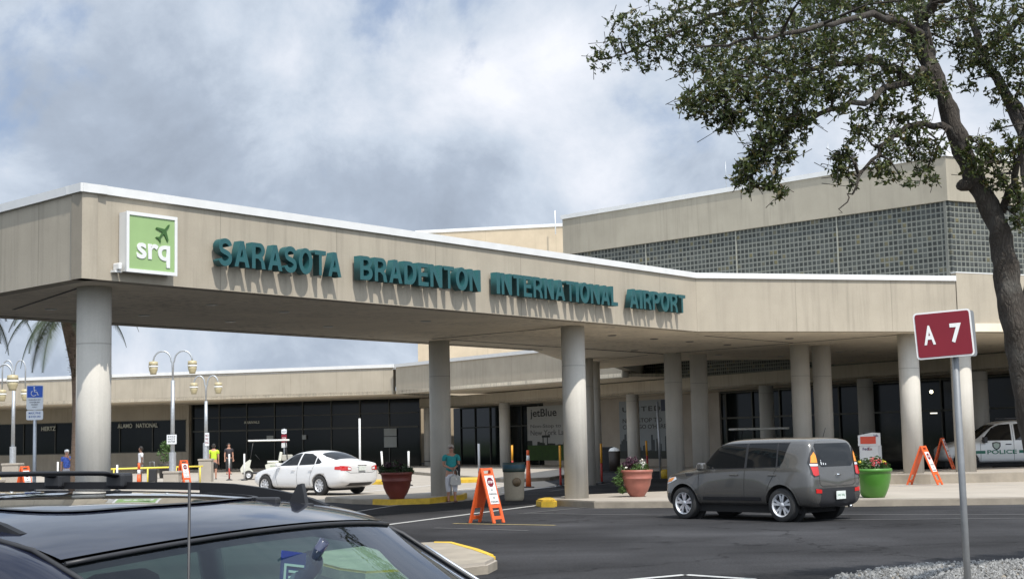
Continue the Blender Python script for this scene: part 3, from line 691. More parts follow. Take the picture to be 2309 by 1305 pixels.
for word,s0,s1 in (('SARASOTA',2.80,5.98),('BRADENTON',6.52,10.40),('INTERNATIONAL',10.97,15.90),('AIRPORT',16.45,19.18)):
    tw=sum(WT[c] for c in word); gap=.062*(len(word)-1); k=(s1-s0-gap)/tw; s=s0
    for ch in word:
        me,a=block_glyph(ch); lo=a.min(0); hi=a.max(0); w=WT[ch]*k; fx=w/(hi[0]-lo[0]); fz=(.49 if ch not in 'OS' else .515)/(hi[1]-lo[1])
        b_=np.stack([(a[:,0]-lo[0])*fx, np.where(a[:,2]>0,-.25,-.075), (a[:,1]-lo[1])*fz-(0 if ch not in 'OS' else .012)],1)
        me.vertices.foreach_set('co',b_.ravel()); me.materials.clear(); me.name='letter'
        bm=bmesh.new(); bm.from_mesh(me); bmesh.ops.recalc_face_normals(bm,faces=bm.faces); bm.to_mesh(me); bm.free()
        o=obj('letter',me,M_teal,sg); o.location=(s,0,5.005); s+=w+.062
# ---- green square logo sign
M_lgreen=mat('light green sign face',(.27,.40,.17),.4,var=.05,vs=2)
p=V2(K0)+u1*.75+n1*.22
sq=thing('logo_sign','square light green sign with white frame, white srq letters and an aeroplane','sign',(p.x,p.y,4.73),an1)
MB().box(0,1.08,0,.20,0,1.04).build('cabinet',mat('cabinet metal',(.62,.62,.60),.5),sq)
b=MB(); b.box(-.01,1.09,-.03,0,.99,1.05); b.box(-.01,1.09,-.03,0,-.01,.05); b.box(-.01,.045,-.03,0,.05,.99); b.box(1.035,1.09,-.03,0,.05,.99); b.build('frame',M_white,sq)
MB().box(.045,1.035,-.012,0,.05,.99).build('panel',M_lgreen,sq)
text('srq',.72,.40,'letters',M_white,sq,(.21,-.014,.12),bold=.022,ext=.012)
M_dgreen=mat('dark green plane',(.035,.10,.02),.5)
def xf(pts,c,a,s): ca,sa=math.cos(a),math.sin(a); return [(c[0]+(x*ca-z*sa)*s,c[1]+(x*sa+z*ca)*s) for x,z in pts]
pl=[(0,.50),(.045,.42),(.05,.15),(.42,-.10),(.42,-.19),(.05,-.06),(.04,-.34),(.16,-.44),(.16,-.50),(0,-.45),(-.16,-.50),(-.16,-.44),(-.04,-.34),(-.05,-.06),(-.42,-.19),(-.42,-.10),(-.05,.15),(-.045,.42)]
MB().vprism(xf(pl,(.79,.75),R(-40),.40),-.03,-.014).build('aeroplane',M_dgreen,sq)
b=MB(); b.box(-.16,-.02,.10,.26,-.02,.02); b.box(-.13,-.06,.02,.20,.02,.14,bev=.02); b.build('floodlight',M_white,sq)
# ---- A 7 car park sign (lower right)
def aim(x,y,Yd): return aty(x,y,Yd)
t=thing('parking_row_sign','dark red double-sided sign reading A 7 on a grey steel post','sign',(3.79,12.5,.05),R(-4))
b=MB(); b.tube([(0,.03,-.3),(-.012,.03,2.62)],.029,14); b.build('post',mat('dull grey post paint',(.17,.18,.19),.55,metal=.2,var=.15,vs=6),t)
def plate(par,w,h,m,loc,rotz=0,name='plate',th=.008,r=.03,tilt=0.):
    pts=[]
    for cx,cz,a0 in ((w/2-r,h/2-r,0),(-w/2+r,h/2-r,90),(-w/2+r,-h/2+r,180),(w/2-r,-h/2+r,270)):
        for k in range(5): a=R(a0+k*22.5); pts.append((cx+r*math.cos(a),cz+r*math.sin(a)))
    b=MB(); b.vprism(pts,-th/2,th/2); o=b.build(name,m,par); o.location=loc; o.rotation_euler=(0,tilt,rotz); return o
fr=plate(t,.475,.40,M_white,(-.11,-.02,2.465),R(-14),'sign_frame',th=.014)
fr.rotation_euler=(0,R(-3.2),R(-12))
fa=plate(fr,.447,.372,M_red,(0,-.009,0),0,'sign_face',th=.006,r=.02)
for ch,x in (('A',-.165),('7',.055)): text(ch,.095,.165,'letter',M_white,fr,(x,-.0125,-.08+(.0 if ch=='A' else 0)),bold=.03,ext=.003)
bk=plate(t,.47,.40,mat('sign back grey',(.16,.17,.18),.6),(.03,.13,2.475),R(40),'rear_plate',th=.012); bk.rotation_euler=(0,R(-3),R(35))
# ---- disabled parking sign
M_blue=mat('sign blue',(.01,.08,.42),.45); M_sw=mat('sign white',(.62,.64,.66),.5)
q=aty(79,868,27.5); q2=aty(79,950,27.5)
t=thing('disabled_parking_sign','blue and white disabled parking sign with wheelchair symbol on a grey post','sign',(q.x,q.y,0),R(3))
MB().tube([(0,.03,0),(0,.03,q.z)],.034,12).build('post',M_galv,t)
w=.31; zt_=q.z
pl1=plate(t,w,.455,M_sw,(0,0,zt_-.23),0,'upper_plate',th=.006); 
b=MB(); b.box(-w/2+.012,w/2-.012,-.006,-.003,.0,.215); b.build('blue_panel',M_blue,pl1)
# wheelchair symbol
b=MB(); C0_=(.0,.075)
b.ball((-.012,-.008,.185),.017,10,(1,.2,1)); b.tube([(-.012,-.008,.165),(-.008,-.008,.105),(.040,-.008,.100),(.058,-.008,.045),(.078,-.008,.05)],.009,6)
b.tube([(-.012,-.008,.135),(.03,-.008,.132)],.006,6)
b.tube([(-.018+.05*math.cos(R(a)),-.008,.078+.05*math.sin(R(a))) for a in range(120,345,15)],.007,6)
b.build('wheelchair_symbol',M_white,pl1)
for i,s in enumerate(('PARKING BY','DISABLED','PERMIT','ONLY')):
    ww=(.22,.19,.13,.10)[i]; text(s,ww,.022,'lettering',M_textblack,pl1,(-ww/2,-.0035,-.055-i*.045),ext=.001,bold=.02)
pl2=plate(t,w,.18,M_sw,(0,0,zt_-.56),0,'lower_plate',th=.006)
for i,s in enumerate(('MAX. FINE','$250.00')):
    text(s,.22,.038,'lettering',mat('blue lettering',(.02,.08,.28),.6),pl2,(-.11,-.0035,.02-i*.068),ext=.001,bold=.015)
# ---- twin hook lamp posts
M_lamp=mat('lantern ochre plastic',(.42,.36,.22),.4,trans=.0); M_band=mat('lantern white band',(.75,.74,.7),.5)
def lamp(x,ytop,ybase,Yd,label,arm,px_arm,lz,rot=0.,ped=.62,first=False):
    b0=at(x,ybase,0.); 
def make_lamp(hp,arm,lz,label,loc,rot=0,pedw=.62,pedh=.62,group='twin hooked lamp posts'):
    t=thing('twin_lamp_post',label,'lamp post',loc,rot,group)
    b=MB(); b.box(-pedw/2,pedw/2,-pedw/2,pedw/2,-.05,pedh,bev=.02); b.box(-pedw/2-.03,pedw/2+.03,-pedw/2-.03,pedw/2+.03,pedh,pedh+.09,bev=.015); b.build('pedestal',M_pave,t)
    b=MB(); b.tube([(0,0,pedh+.09),(0,0,pedh+.85)],.145,12,smooth=False); b.tube([(0,0,pedh+.85),(0,0,hp-1.2)],[.085,.075],14); b.build('pole',M_galv,t)
    for sgn in (-1,1):
        pts=[(0,0,hp-1.2),(sgn*.02,0,hp-.5)]; 
        for k in range(0,13):
            a=PI-k*PI/12; pts.append((sgn*(arm/2+.03+math.cos(a)*(arm/2-.03)),0,hp-.42+math.sin(a)*.42))
        pts.append((sgn*arm,0,lz+.35)); MB().tube(pts,.035,8).build('hook_arm',M_galv,t)
        b=MB(); b.lathe([(.05,.34),(.18,.32),(.19,.14)],20,c=(0,0,0)); b.lathe([(.185,.135),(.175,-.02),(.13,-.13),(.125,-.2)],20)
        l=b.build('lantern',M_lamp,t,loc=(sgn*arm,0,lz)); MB().lathe([(.20,.10),(.205,.15),(.20,.16)],20,cap=False).build('band',M_band,l)
    return t
def lamp_at(xp,yb,ytop,yl,xl,Yd,label,ped=.62,pedh=.62,zb=0.):
    P=aty(xp,yb,Yd); top=aty(xp,ytop,Yd).z; lz=aty(xp,yl,Yd).z; arm=(xl-xp)/F*Yd
    return make_lamp(top-P.z*0,arm,lz,label,(P.x,Yd,zb),pedw=ped,pedh=pedh)
l1=lamp_at(389,1080,791,832,433,60,'tallest twin-hook lamp post, carrying a small white notice')
l2=lamp_at(464.5,1080,847,878,492,70,'twin-hook lamp post beside the worker in the yellow shirt',ped=.6,pedh=1.0)
l3=lamp_at(28,1090,812,894,54,68,'twin-hook lamp post left of the blue disabled parking sign',ped=.75,pedh=1.0)
l4=lamp_at(-16,1090,822,868,25,50,'near twin-hook lamp post at the left edge with one lantern in view',ped=.6)
def notice(par,x,z,w,h,lines,col=M_textblack):
    o=plate(par,w,h,M_sw,(x,-.16,z),0,'notice',th=.01,r=.02)
    n=len(lines)
    for i,s in enumerate(lines): 
        if s: text(s,w*.75,h*.55/n,'lettering',col,o,(-w*.375,-.006,h*.30-i*h*.80/n-h*.1),ext=.001,bold=.02)
z=aty(388,990,60).z; notice(l1,0,z,.40,.38,('DO','NOT','ENTER'))
z=aty(466,990,70).z; notice(l2,.08,z,.20,.62,('NO','PARK','ING'),M_red)
# ---- A-frame barricade signs
def aframe(label,loc,rot,h=1.12,spread=.32,w=.38,group='orange A-frame signs',full=True):
    t=thing('a_frame_sign',label,'folding sign',loc,rot,group)
    L_=math.hypot(h,spread)
    for sgn in (1,-1):
        tilt=math.atan2(spread,h)*sgn
        b=MB()
        x0,x1=-w/2,w/2
        b.box(x0,x0+.075,-.02,.02,0,L_,bev=.008); b.box(x1-.075,x1,-.02,.02,0,L_,bev=.008)
        b.box(x0+.07,x1-.07,-.014,.014,.08,.15); b.box(x0+.07,x1-.07,-.014,.014,.32,L_-.12)
        b.box(x0+.07,x1-.07,-.014,.014,L_-.05,L_-.005)
        M=Matrix.Rotation(-tilt,4,'X'); 
        bmesh.ops.transform(b.bm,matrix=Matrix.Translation((0,-spread*sgn*1.,0))@M,verts=b.bm.verts)
        leg=b.build('panel',M_orange,t)
        # legs of the open frame meet at the top
        if sgn==1:
            o=MB().box(-.14,.14,-.003,.003,0,.60).build('sign_face',M_white,t); o.location=(0,-spread*.0,0)
            o.matrix_local=Matrix.Translation((0,-spread,0))@M@Matrix.Translation((0,-.022,.40))
            oc=[(.105*math.cos(R(22.5+45*k)),.46+.105*math.sin(R(22.5+45*k))) for k in range(8)]
            MB().vprism(oc,-.009,-.0035).build('stop_symbol',M_red,o)
            text('STOP',.15,.055,'lettering',M_white,o,(-.075,-.0095,.433),ext=.001,bold=.03)
            for i,s in enumerate(('NO','PARKING','OR','STANDING')):
                ww=(.07,.24,.07,.25)[i]; text(s,ww,.042,'lettering',M_textblack,o,(-ww/2,-.0036,.27-i*.082),ext=.001,bold=.02)
    return t
# sides fold about local x: the printed panel leans towards local -y
af=aframe('orange A-frame stop sign standing nearest, on the asphalt in front of the woman',(-.62,30.55,0),R(52))
af2=aframe('orange A-frame stop sign on the sunlit plaza behind the grey car',(11.62,42.0,.17),R(52),h=1.10,spread=.46)
q=at(2106,1062,.46); af3=aframe('orange A-frame sign in deep shade behind the right hand columns',(q.x+.9,47.2,.46),R(62),h=1.0)
q=at(414,1084,0.); af4=aframe('small orange A-frame sign at the foot of the tallest lamp post',(*aty(414,1080,62)[:2],0),R(48))
q=aty(55,1090,52); af5=aframe('orange A-frame sign half hidden behind the dark car roof rack at the left',(q.x,q.y,0),R(60))
# ---- delineator posts, cones
def delineator(name,label,loc,h,cols,lean=0.,r=.04,base='disc',group=None,cat='post'):
    t=thing(name,label,cat,loc,0,group); n=len(cols)
    MB().box(-.2,.2,-.2,.2,0,.04,bev=.01).build('base',M_black,t) if base=='box' else MB().lathe([(.16,0),(.16,.03),(.06,.07)],16).build('base',M_black,t)
    for i,(f0,f1,m) in enumerate(cols):
        MB().tube([(lean*f0*h,0,.03+f0*h),(lean*f1*h,0,.03+f1*h)],r if not isinstance(r,tuple) else [r[0]+(r[1]-r[0])*f0,r[0]+(r[1]-r[0])*f1],12).build('tube',m,t)
    return t
M_dred=mat('dull red band',(.33,.03,.02),.6); M_oy=mat('amber plastic',(.65,.30,.02),.5)
def P3(x,yb,Yd,z=0.): q=aty(x,yb,Yd); return (q.x,Yd,z)
G='slim lane delineator posts'
for lab,x,Yd,h,c,ln in (
 ('slim white and red post beside the golf cart',517,72,1.25,((0,.45,M_dred),(.45,1,M_white)),.0),
 ('thin pale post in front of the golf cart',551,71,1.25,((0,1,M_white),),.0),
 ('leaning white post left of the dark red planter',865,60,1.3,((0,.35,M_dred),(.35,1,M_white)),-.06),
 ('white post with red foot right of the dark red planter',922,57,1.3,((0,.4,M_dred),(.4,1,M_white)),.0),
 ('white post rising behind the nearest orange A-frame',1081,50,1.55,((0,.4,M_dred),(.4,1,M_white)),.0),
 ('amber post on black foot left of the sunlit column',1264,52,1.42,((0,.45,M_dred),(.45,1,M_oy)),.0),
 ('amber post on black foot right of the sunlit column',1357,55,1.45,((0,.5,M_dred),(.5,1,M_oy)),.0),
 ('red and amber post behind the salmon planter',1462,60,1.5,((0,.6,M_dred),(.6,1,M_oy)),-.03),
 ('short amber post just left of the litter bin',1156,56,1.45,((0,.6,M_dred),(.6,1,M_oy)),.0),
 ('white post beside the elderly man in the white cap',130,66,1.1,((0,1,M_white),),.0),
 ('white post at the end of the yellow railing',264,58,1.0,((0,1,M_white),),.0)):
    delineator('delineator_post',lab,P3(x,1080,Yd),h,c,ln,group=G)
delineator('traffic_cone','tall orange channelizer cone with white collar right of the litter bin',P3(1192,1098,52),1.28,((0,.72,M_orange),(.72,.86,M_white),(.86,1,M_orange)),r=(.10,.045),base='box',cat='cone')
delineator('traffic_cone','short orange cone with white collar by the man in the white shirt',P3(313,1085,64),1.0,((0,.5,M_orange),(.5,.7,M_white),(.7,1,M_orange)),r=(.10,.05),base='box',cat='cone')
# poles and small road signs
q=aty(812,1070,72); t=thing('bare_pole','tall bare pale pole behind the white sedan','pole',(q.x,72,0)); MB().tube([(0,0,0),(0,0,aty(810,943,72).z)],.05,10).build('tube',M_white,t)
q=aty(1490,1070,60); t=thing('sign_post','thin grey post with yellow foot left of the paired columns','pole',(q.x,60,0)); MB().tube([(0,0,0),(-.05,0,aty(1486,905,60).z)],.05,10).build('tube',M_galv,t); MB().lathe([(.26,-.02),(.26,.28),(.20,.36)],20).build('foot',M_yel,t,loc=(.25,0,0))
q=aty(641,1070,74); t=thing('road_sign','small stacked red and white road sign behind the white sedan','sign',(q.x,74,0)); zz_=aty(641,966,74).z
MB().tube([(0,.05,0),(0,.05,zz_)],.04,8).build('post',M_galv,t)
plate(t,.26,.22,M_sw,(0,0,zz_-.14),0,'top_plate'); plate(t,.27,.40,M_red,(0,0,zz_-.48),0,'red_plate'); plate(t,.27,.24,M_sw,(0,0,zz_-.83),0,'lower_plate')
text('BUS',.18,.10,'lettering',M_textblack,t,(-.09,-.006,zz_-.19),ext=.002); text('STOP',.19,.10,'lettering',M_white,t,(-.095,-.006,zz_-.53),ext=.002)
# yellow railing
pA=aty(250,1057,66);pB=aty(457,1052,69)
t=thing('yellow_railing','low yellow tube railing running between the lamp pedestals','railing',(pA.x,pA.y,0))
b=MB(); e=Vector((pB.x-pA.x,pB.y-pA.y,0)); zz_=pA.z; b.tube([(0,0,zz_),tuple(e+Vector((0,0,zz_)))],.04,8); b.build('rail',mat('yellow enamel',(.75,.60,.08),.5),t)
for f in (0.03,.39,.7,.97): MB().tube([tuple(e*f+Vector((0,0,0))),tuple(e*f+Vector((0,0,zz_)))],.035,8).build('leg',MATS['yellow enamel'],t)
q=aty(5,1080,60); t=thing('yellow_railing','short end of a yellow railing at the left edge behind the roof rack','railing',(q.x-1.,60,0)); MB().tube([(-2,0,.7),(.0,0,.7)],.04,8).build('rail',MATS['yellow enamel'],t); MB().tube([(.9,0,0),(.9,0,.75)],.035,8).build('leg',MATS['yellow enamel'],t); MB().tube([(0,0,.7),(.9,0,.7)],.04,8).build('rail',MATS['yellow enamel'],t)
# ---- planters
def leafmesh(cl,name,m,parent,n,size,rng,flat=.5):
    vs=[];fs=[]
    for _ in range(n):
        c,r=rng.choice(cl); d=Vector((rng.gauss(0,1),rng.gauss(0,1),rng.gauss(0,1))).normalized()*r*rng.random()**.4
        p=Vector(c)+d; a=Vector((rng.gauss(0,1),rng.gauss(0,1),rng.gauss(0,flat))).normalized(); s=size*rng.uniform(.6,1.4)
        b=a.cross(Vector((rng.gauss(0,1),rng.gauss(0,1),rng.gauss(0,1)))).normalized()
        k=len(vs); vs+= [p-a*s,p+b*s*.35,p+a*s,p-b*s*.35]; fs.append((k,k+1,k+2,k+3))
    me=bpy.data.meshes.new(name); me.from_pydata([tuple(v) for v in vs],[],fs); return obj(name,me,m,parent)
M_lf=mat('planter foliage',(.05,.10,.02),.6,var=.4,vs=14); M_lf2=mat('purple foliage',(.055,.02,.035),.6,var=.4,vs=14)
M_fp=mat('pink petals',(.65,.10,.12),.5); M_fw=mat('white petals',(.85,.83,.75),.5); M_fy=mat('yellow petals',(.75,.62,.06),.5); M_soil=mat('potting soil',(.03,.02,.015),.95)
def planter(label,loc,m,sc=1.,prof=None,plants=(),group='large round flower planters'):
    t=thing('flower_planter',label,'planter',loc,0,group); t.scale=(sc,)*3
    prof=prof or [(.25,0),(.29,.06),(.36,.22),(.41,.40),(.43,.55),(.435,.60),(.46,.61),(.465,.66),(.45,.69),(.41,.69),(.40,.62)]
    MB().lathe(prof,48).build('pot',m,t); MB().lathe([(0,.63),(.40,.63)],24,cap=False).build('soil',M_soil,t)
    for nm,mm,cl,n,s in plants: leafmesh(cl,nm,mm,t,n,s,random.Random(hash(nm)%99+len(cl)))
    return t
prof_s=[(.20,0),(.22,.05),(.30,.16),(.37,.32),(.40,.48),(.43,.50),(.415,.52),(.43,.66),(.45,.67),(.455,.73),(.42,.74),(.39,.66)]
q=at(1437,1119,.17); planter('salmon clay planter with white and purple flowers beside the sunlit column',(q.x,q.y,.17),M_salmon,.93,prof_s,(
 ('foliage',M_lf,[((.2,0,.78),.16),((.0,-.1,.76),.18),((-.38,-.05,.68),.20),((-.52,-.1,.45),.16),((-.42,-.12,.2),.10)],1500,.04),
 ('purple_plant',M_lf2,[((-.12,.05,.92),.20),((-.3,0,.85),.12)],500,.05),('white_flowers',M_fw,[((.12,-.1,.98),.07),((.2,-.1,.9),.06),((.14,-.12,.8),.04),((-.3,-.2,.8),.02)],90,.03)))
q=at(1970,1121,.17); planter('bright green planter with pink and yellow flowers on the plaza kerb',(q.x,q.y,.17),M_green_pot,.98,None,(
 ('foliage',M_lf,[((.1,0,.78),.22),((-.15,0,.74),.2),((-.3,0,.75),.12),((.3,-.05,.72),.12)],1400,.045),
 ('pink_flowers',M_fp,[((-.02,-.15,.90),.07),((.12,-.15,.86),.08),((.0,-.2,.8),.06),((.28,-.1,.8),.05)],130,.03),('yellow_flowers',M_fy,[((.22,-.2,.86),.045),((-.32,-.1,.85),.03)],40,.03)))
q=at(895,1124,.15); planter('dark red clay planter with low dark plants on the column island',(q.x,q.y,.15),M_redpot,.98,prof_s,(
 ('foliage',mat('dark planter foliage',(.025,.05,.015),.6,var=.4,vs=14),[((.2,0,.80),.17),((-.1,-.05,.78),.16),((-.36,-.05,.80),.15),((.38,0,.76),.1),((-.02,0,.92),.12)],1200,.05),
 ('purple_plant',M_lf2,[((.0,.0,.9),.18),((-.25,0,.9),.14),((-.42,0,.8),.1)],400,.05)))
q=aty(1926,1062,47); t=planter('small planter of yellow flowers behind the green pot',(q.x-.1,47,.2),M_kerb,.75,None,(('foliage',M_lf,[((0,0,.85),.35),((-.3,0,.8),.25)],700,.05),('yellow_flowers',M_fy,[((0,-.2,1.0),.2),((-.3,-.2,.95),.15)],70,.035)))
# shrub in a pot near the wall at left
q=aty(375,1080,80); t=thing('potted_shrub','dark potted shrub against the wall behind the tallest lamp post','plant',(q.x,80,0)); MB().lathe([(.35,0),(.45,.7),(.45,.75)],20).build('pot',M_black,t); leafmesh([((0,0,1.3),.5),((0,0,1.7),.35)],'foliage',M_lf,t,500,.09,random.Random(4))
# ---- litter bin
q=at(1160,1128,0.)
t=thing('litter_bin','tan concrete litter bin with dark green lid liner and round emblem','litter bin',(q.x,q.y,0))
M_tan=mat('tan bin concrete',(.36,.31,.23),.85,var=.08,vs=20,bump=.2,bs=120)
MB().lathe([(.24,0),(.26,.04),(.27,.08),(.285,.40),(.30,.80),(.305,.82)],40).build('body',M_tan,t)
MB().lathe([(.315,.80),(.32,.86),(.318,1.05),(.30,1.06),(.27,1.0)],40).build('lid',mat('dark teal lid',(.03,.055,.05),.5),t)
MB().lathe([(.322,.90),(.325,.96),(.322,1.0)],40,cap=False).build('bag_edge',mat('blue bag',(.01,.06,.09),.4),t)
b=MB(); b.lathe([(0,-.012),(.11,-.012),(.125,0),(.125,.02)],28,axis='Y'); o=b.build('emblem',mat('bronze emblem',(.13,.09,.05),.4,metal=.4,var=.4,vs=20),t); o.location=(.08,-.288,.52); o.rotation_euler=(0,0,R(14))
# ---- parcel drop box
t=thing('parcel_drop_box','white parcel drop box with orange red panel and FedEx lettering','drop box',(*aty(1966,1062,45.3)[:2],.46),R(-14))
b=MB(); b.box(-.34,.22,-.3,.3,.0,.82,bev=.015); b.vprism([(-.37,.82),(.30,.82),(.30,1.20),(.06,1.22),(-.37,1.14)],-.32,.32); b.build('cabinet',M_white,t)
b=MB(); b.box(.221,.32,-.29,.29,.0,.82); b.build('side_cabinet',mat('grey white side',(.55,.55,.55),.5),t)
MB().box(-.30,.16,-.335,-.322,.88,1.10).build('deposit_panel',mat('orange red panel',(.60,.06,.02),.45),t)
MB().box(-.22,.10,-.30,.1,1.17,1.215).build('chute',M_black,t)
text('Fed',.16,.09,'lettering',mat('purple lettering',(.05,.01,.10),.5),t,(-.24,-.303,.68),bold=.02); text('Ex',.12,.09,'lettering',M_red,t,(-.075,-.303,.68),bold=.02)
text('FedEx',.14,.07,'lettering',MATS['purple lettering'],t,(.10,-.323,1.09),bold=.02)
# ---- small bins on the shaded terminal walk
for lab,x,yt in (('dark square bin at the left of two beneath the shaded banner wall',1372,0),('dark round bin with pale lid, right of two by the banner wall',1386,0)):
    pass
q=aty(1368,1045,72); t=thing('dark_bin','square dark bin against the shaded wall','bin',(q.x,72,.09)); MB().box(-.28,.28,-.28,.28,0,1.05,bev=.02).build('body',M_black,t); MB().box(-.30,.30,-.30,.30,1.05,1.15,bev=.02).build('lid',M_black,t)
q=aty(1386,1045,71); t=thing('dark_bin','round dark bin with pale domed lid against the shaded wall','bin',(q.x,71,.09)); MB().lathe([(.26,0),(.28,.95)],24).build('body',mat('dark brown bin',(.03,.02,.015),.6),t); MB().lathe([(.28,.95),(.2,1.08),(0,1.14)],24,cap=False).build('lid',M_band,t)
# lit lamp in the terminal
M_lit=mat('lit lamp',(1,1,.9),.5,emis=((1,.9,.6),6.))
q=aty(2100,883,50.5); t=thing('wall_light','small lit warm globe lamp in the dark terminal entrance','lamp',(q.x,q.y,q.z)); MB().ball((0,0,0),.06,12).build('globe',M_lit,t); MB().box(-.03,.03,.0,.1,.05,.09).build('bracket',M_black,t)
q=aty(2106,931,50.6); t=thing('wall_light','small dim oblong lamp lower in the dark terminal entrance','lamp',(q.x,q.y,q.z)); MB().box(-.12,.12,0,.05,-.02,.02,bev=.008).build('lens',mat('dim lamp',(1,1,.9),.5,emis=((1,.95,.8),1.2)),t); MB().box(-.13,.13,.05,.1,-.03,.03).build('bracket',M_black,t)
# ================================================================== vehicles
def loftmesh(rings,close_ends=True,sub=2,name='body'):
    """rings of equal length (open half profiles, y>=0, bottom centre -> top centre), mirrored; returns mesh"""
    bm=bmesh.new(); n=len(rings[0]); grid=[]
    for r in rings:
        L=[bm.verts.new(p) for p in r]
        Rr=[L[0]]+[bm.verts.new((p[0],-p[1],p[2])) for p in r[1:-1]]+[L[-1]]
        grid.append(L+list(reversed(Rr[1:-1])))
    m=len(grid[0])
    for i in range(len(grid)-1):
        for k in range(m):
            bm.faces.new((grid[i][k],grid[i][(k+1)%m],grid[i+1][(k+1)%m],grid[i+1][k]))
    if close_ends: bm.faces.new(list(reversed(grid[0]))); bm.faces.new(grid[-1])
    bmesh.ops.recalc_face_normals(bm,faces=bm.faces)
    for f in bm.faces: f.smooth=True
    me=bpy.data.meshes.new(name); bm.to_mesh(me); bm.free()
    o=bpy.data.objects.new('tmp',me); COL.objects.link(o); s=o.modifiers.new('s','SUBSURF'); s.levels=sub; s.render_levels=sub
    bake(o); me=o.data; bpy.data.objects.remove(o); return me
def bvh_of(me):
    bm=bmesh.new(); bm.from_mesh(me); t=BVHTree.FromBMesh(bm); bm.free(); return t
def patch(tree,poly,axis,side,off=.004,step=.05,th=0):
    """polygon drawn in a side/rear/top view laid onto the body surface. axis 'y': poly=(x,z) seen from side*y; 'x': poly=(y,z) seen from side*x; 'z': (x,y) from above"""
    bm=bmesh.new(); f=bm.faces.new([bm.verts.new((p[0],p[1],0)) for p in poly])
    xs=[p[0] for p in poly]; ys=[p[1] for p in poly]
    for a,(lo,hi) in enumerate(((min(xs),max(xs)),(min(ys),max(ys)))):
        k=int((hi-lo)/step)
        for i in range(1,k+1):
            co=[0,0,0]; no=[0,0,0]; co[a]=lo+(hi-lo)*i/(k+1); no[a]=1
            bmesh.ops.bisect_plane(bm,geom=bm.verts[:]+bm.edges[:]+bm.faces[:],plane_co=co,plane_no=no)
    bad=[]
    for v in bm.verts:
        a,b=v.co.x,v.co.y
        if axis=='y': o_=Vector((a,side*4,b)); d=Vector((0,-side,0))
        elif axis=='x': o_=Vector((side*8,a,b)); d=Vector((-side,0,0))
        else: o_=Vector((a,b,5)); d=Vector((0,0,-1))
        h=tree.ray_cast(o_,d)
        if h[0] is None: bad.append(v); continue
        nn=h[1]; 
        if nn.dot(d)>0: nn=-nn
        v.co=h[0]+nn*off
    bmesh.ops.delete(bm,geom=bad,context='VERTS')
    bmesh.ops.recalc_face_normals(bm,faces=bm.faces)
    dd={'y':Vector((0,side,0)),'x':Vector((side,0,0)),'z':Vector((0,0,1))}[axis]
    if sum(f.normal.dot(dd)*f.calc_area() for f in bm.faces)<0: bmesh.ops.reverse_faces(bm,faces=bm.faces)
    for f in bm.faces: f.smooth=True
    me=bpy.data.meshes.new('patch'); bm.to_mesh(me); bm.free(); return me
def arch_cut(me,cuts):
    """wheel wells: cylinders along y removed from the body (boolean)"""
    o=bpy.data.objects.new('tmp',me); COL.objects.link(o); tmp=[]
    for (x,y0,y1,z,r) in cuts:
        b=MB().lathe([(r,y0),(r,y1)],48,axis='Y',smooth=False); c=b.build('cut',None); c.location=(x,0,z); tmp.append(c)
        md=o.modifiers.new('b','BOOLEAN'); md.operation='DIFFERENCE'; md.solver='EXACT'; md.object=c
    bake(o); r_=o.data; bpy.data.objects.remove(o)
    for c in tmp: bpy.data.objects.remove(c)
    return r_
def add(name,me,m,par,label=None):
    me.name=name
    if not me.materials: me.materials.append(m)
    o=obj(name,me,None,par); 
    if label: o['label']=label
    return o
def strip(tree,pts,w,axis,side,off=.003):
    """a narrow seam of width w following pts"""
    bm=bmesh.new(); P=[Vector((p[0],p[1])) for p in pts]
    Q=[]
    for i in range(len(P)-1):
        k=max(1,int((P[i+1]-P[i]).length/.06))
        for j in range(k): Q.append(P[i].lerp(P[i+1],j/k))
    Q.append(P[-1]); prev=None
    for i,p in enumerate(Q):
        t=(Q[min(i+1,len(Q)-1)]-Q[max(i-1,0)]).normalized(); n=Vector((-t.y,t.x))*w/2; row=[]
        for q in (p-n,p+n):
            if axis=='y': o_=Vector((q.x,side*4,q.y)); d=Vector((0,-side,0))
            elif axis=='x': o_=Vector((side*8,q.x,q.y)); d=Vector((-side,0,0))
            else: o_=Vector((q.x,q.y,5)); d=Vector((0,0,-1))
            h=tree.ray_cast(o_,d)
            if h[0] is None: row=None;break
            nn=h[1] if h[1].dot(d)<0 else -h[1]; row.append(bm.verts.new(h[0]+nn*off))
        if row and prev: bm.faces.new((prev[0],prev[1],row[1],row[0]))
        prev=row
    me=bpy.data.meshes.new('seam'); bm.to_mesh(me); bm.free(); return me
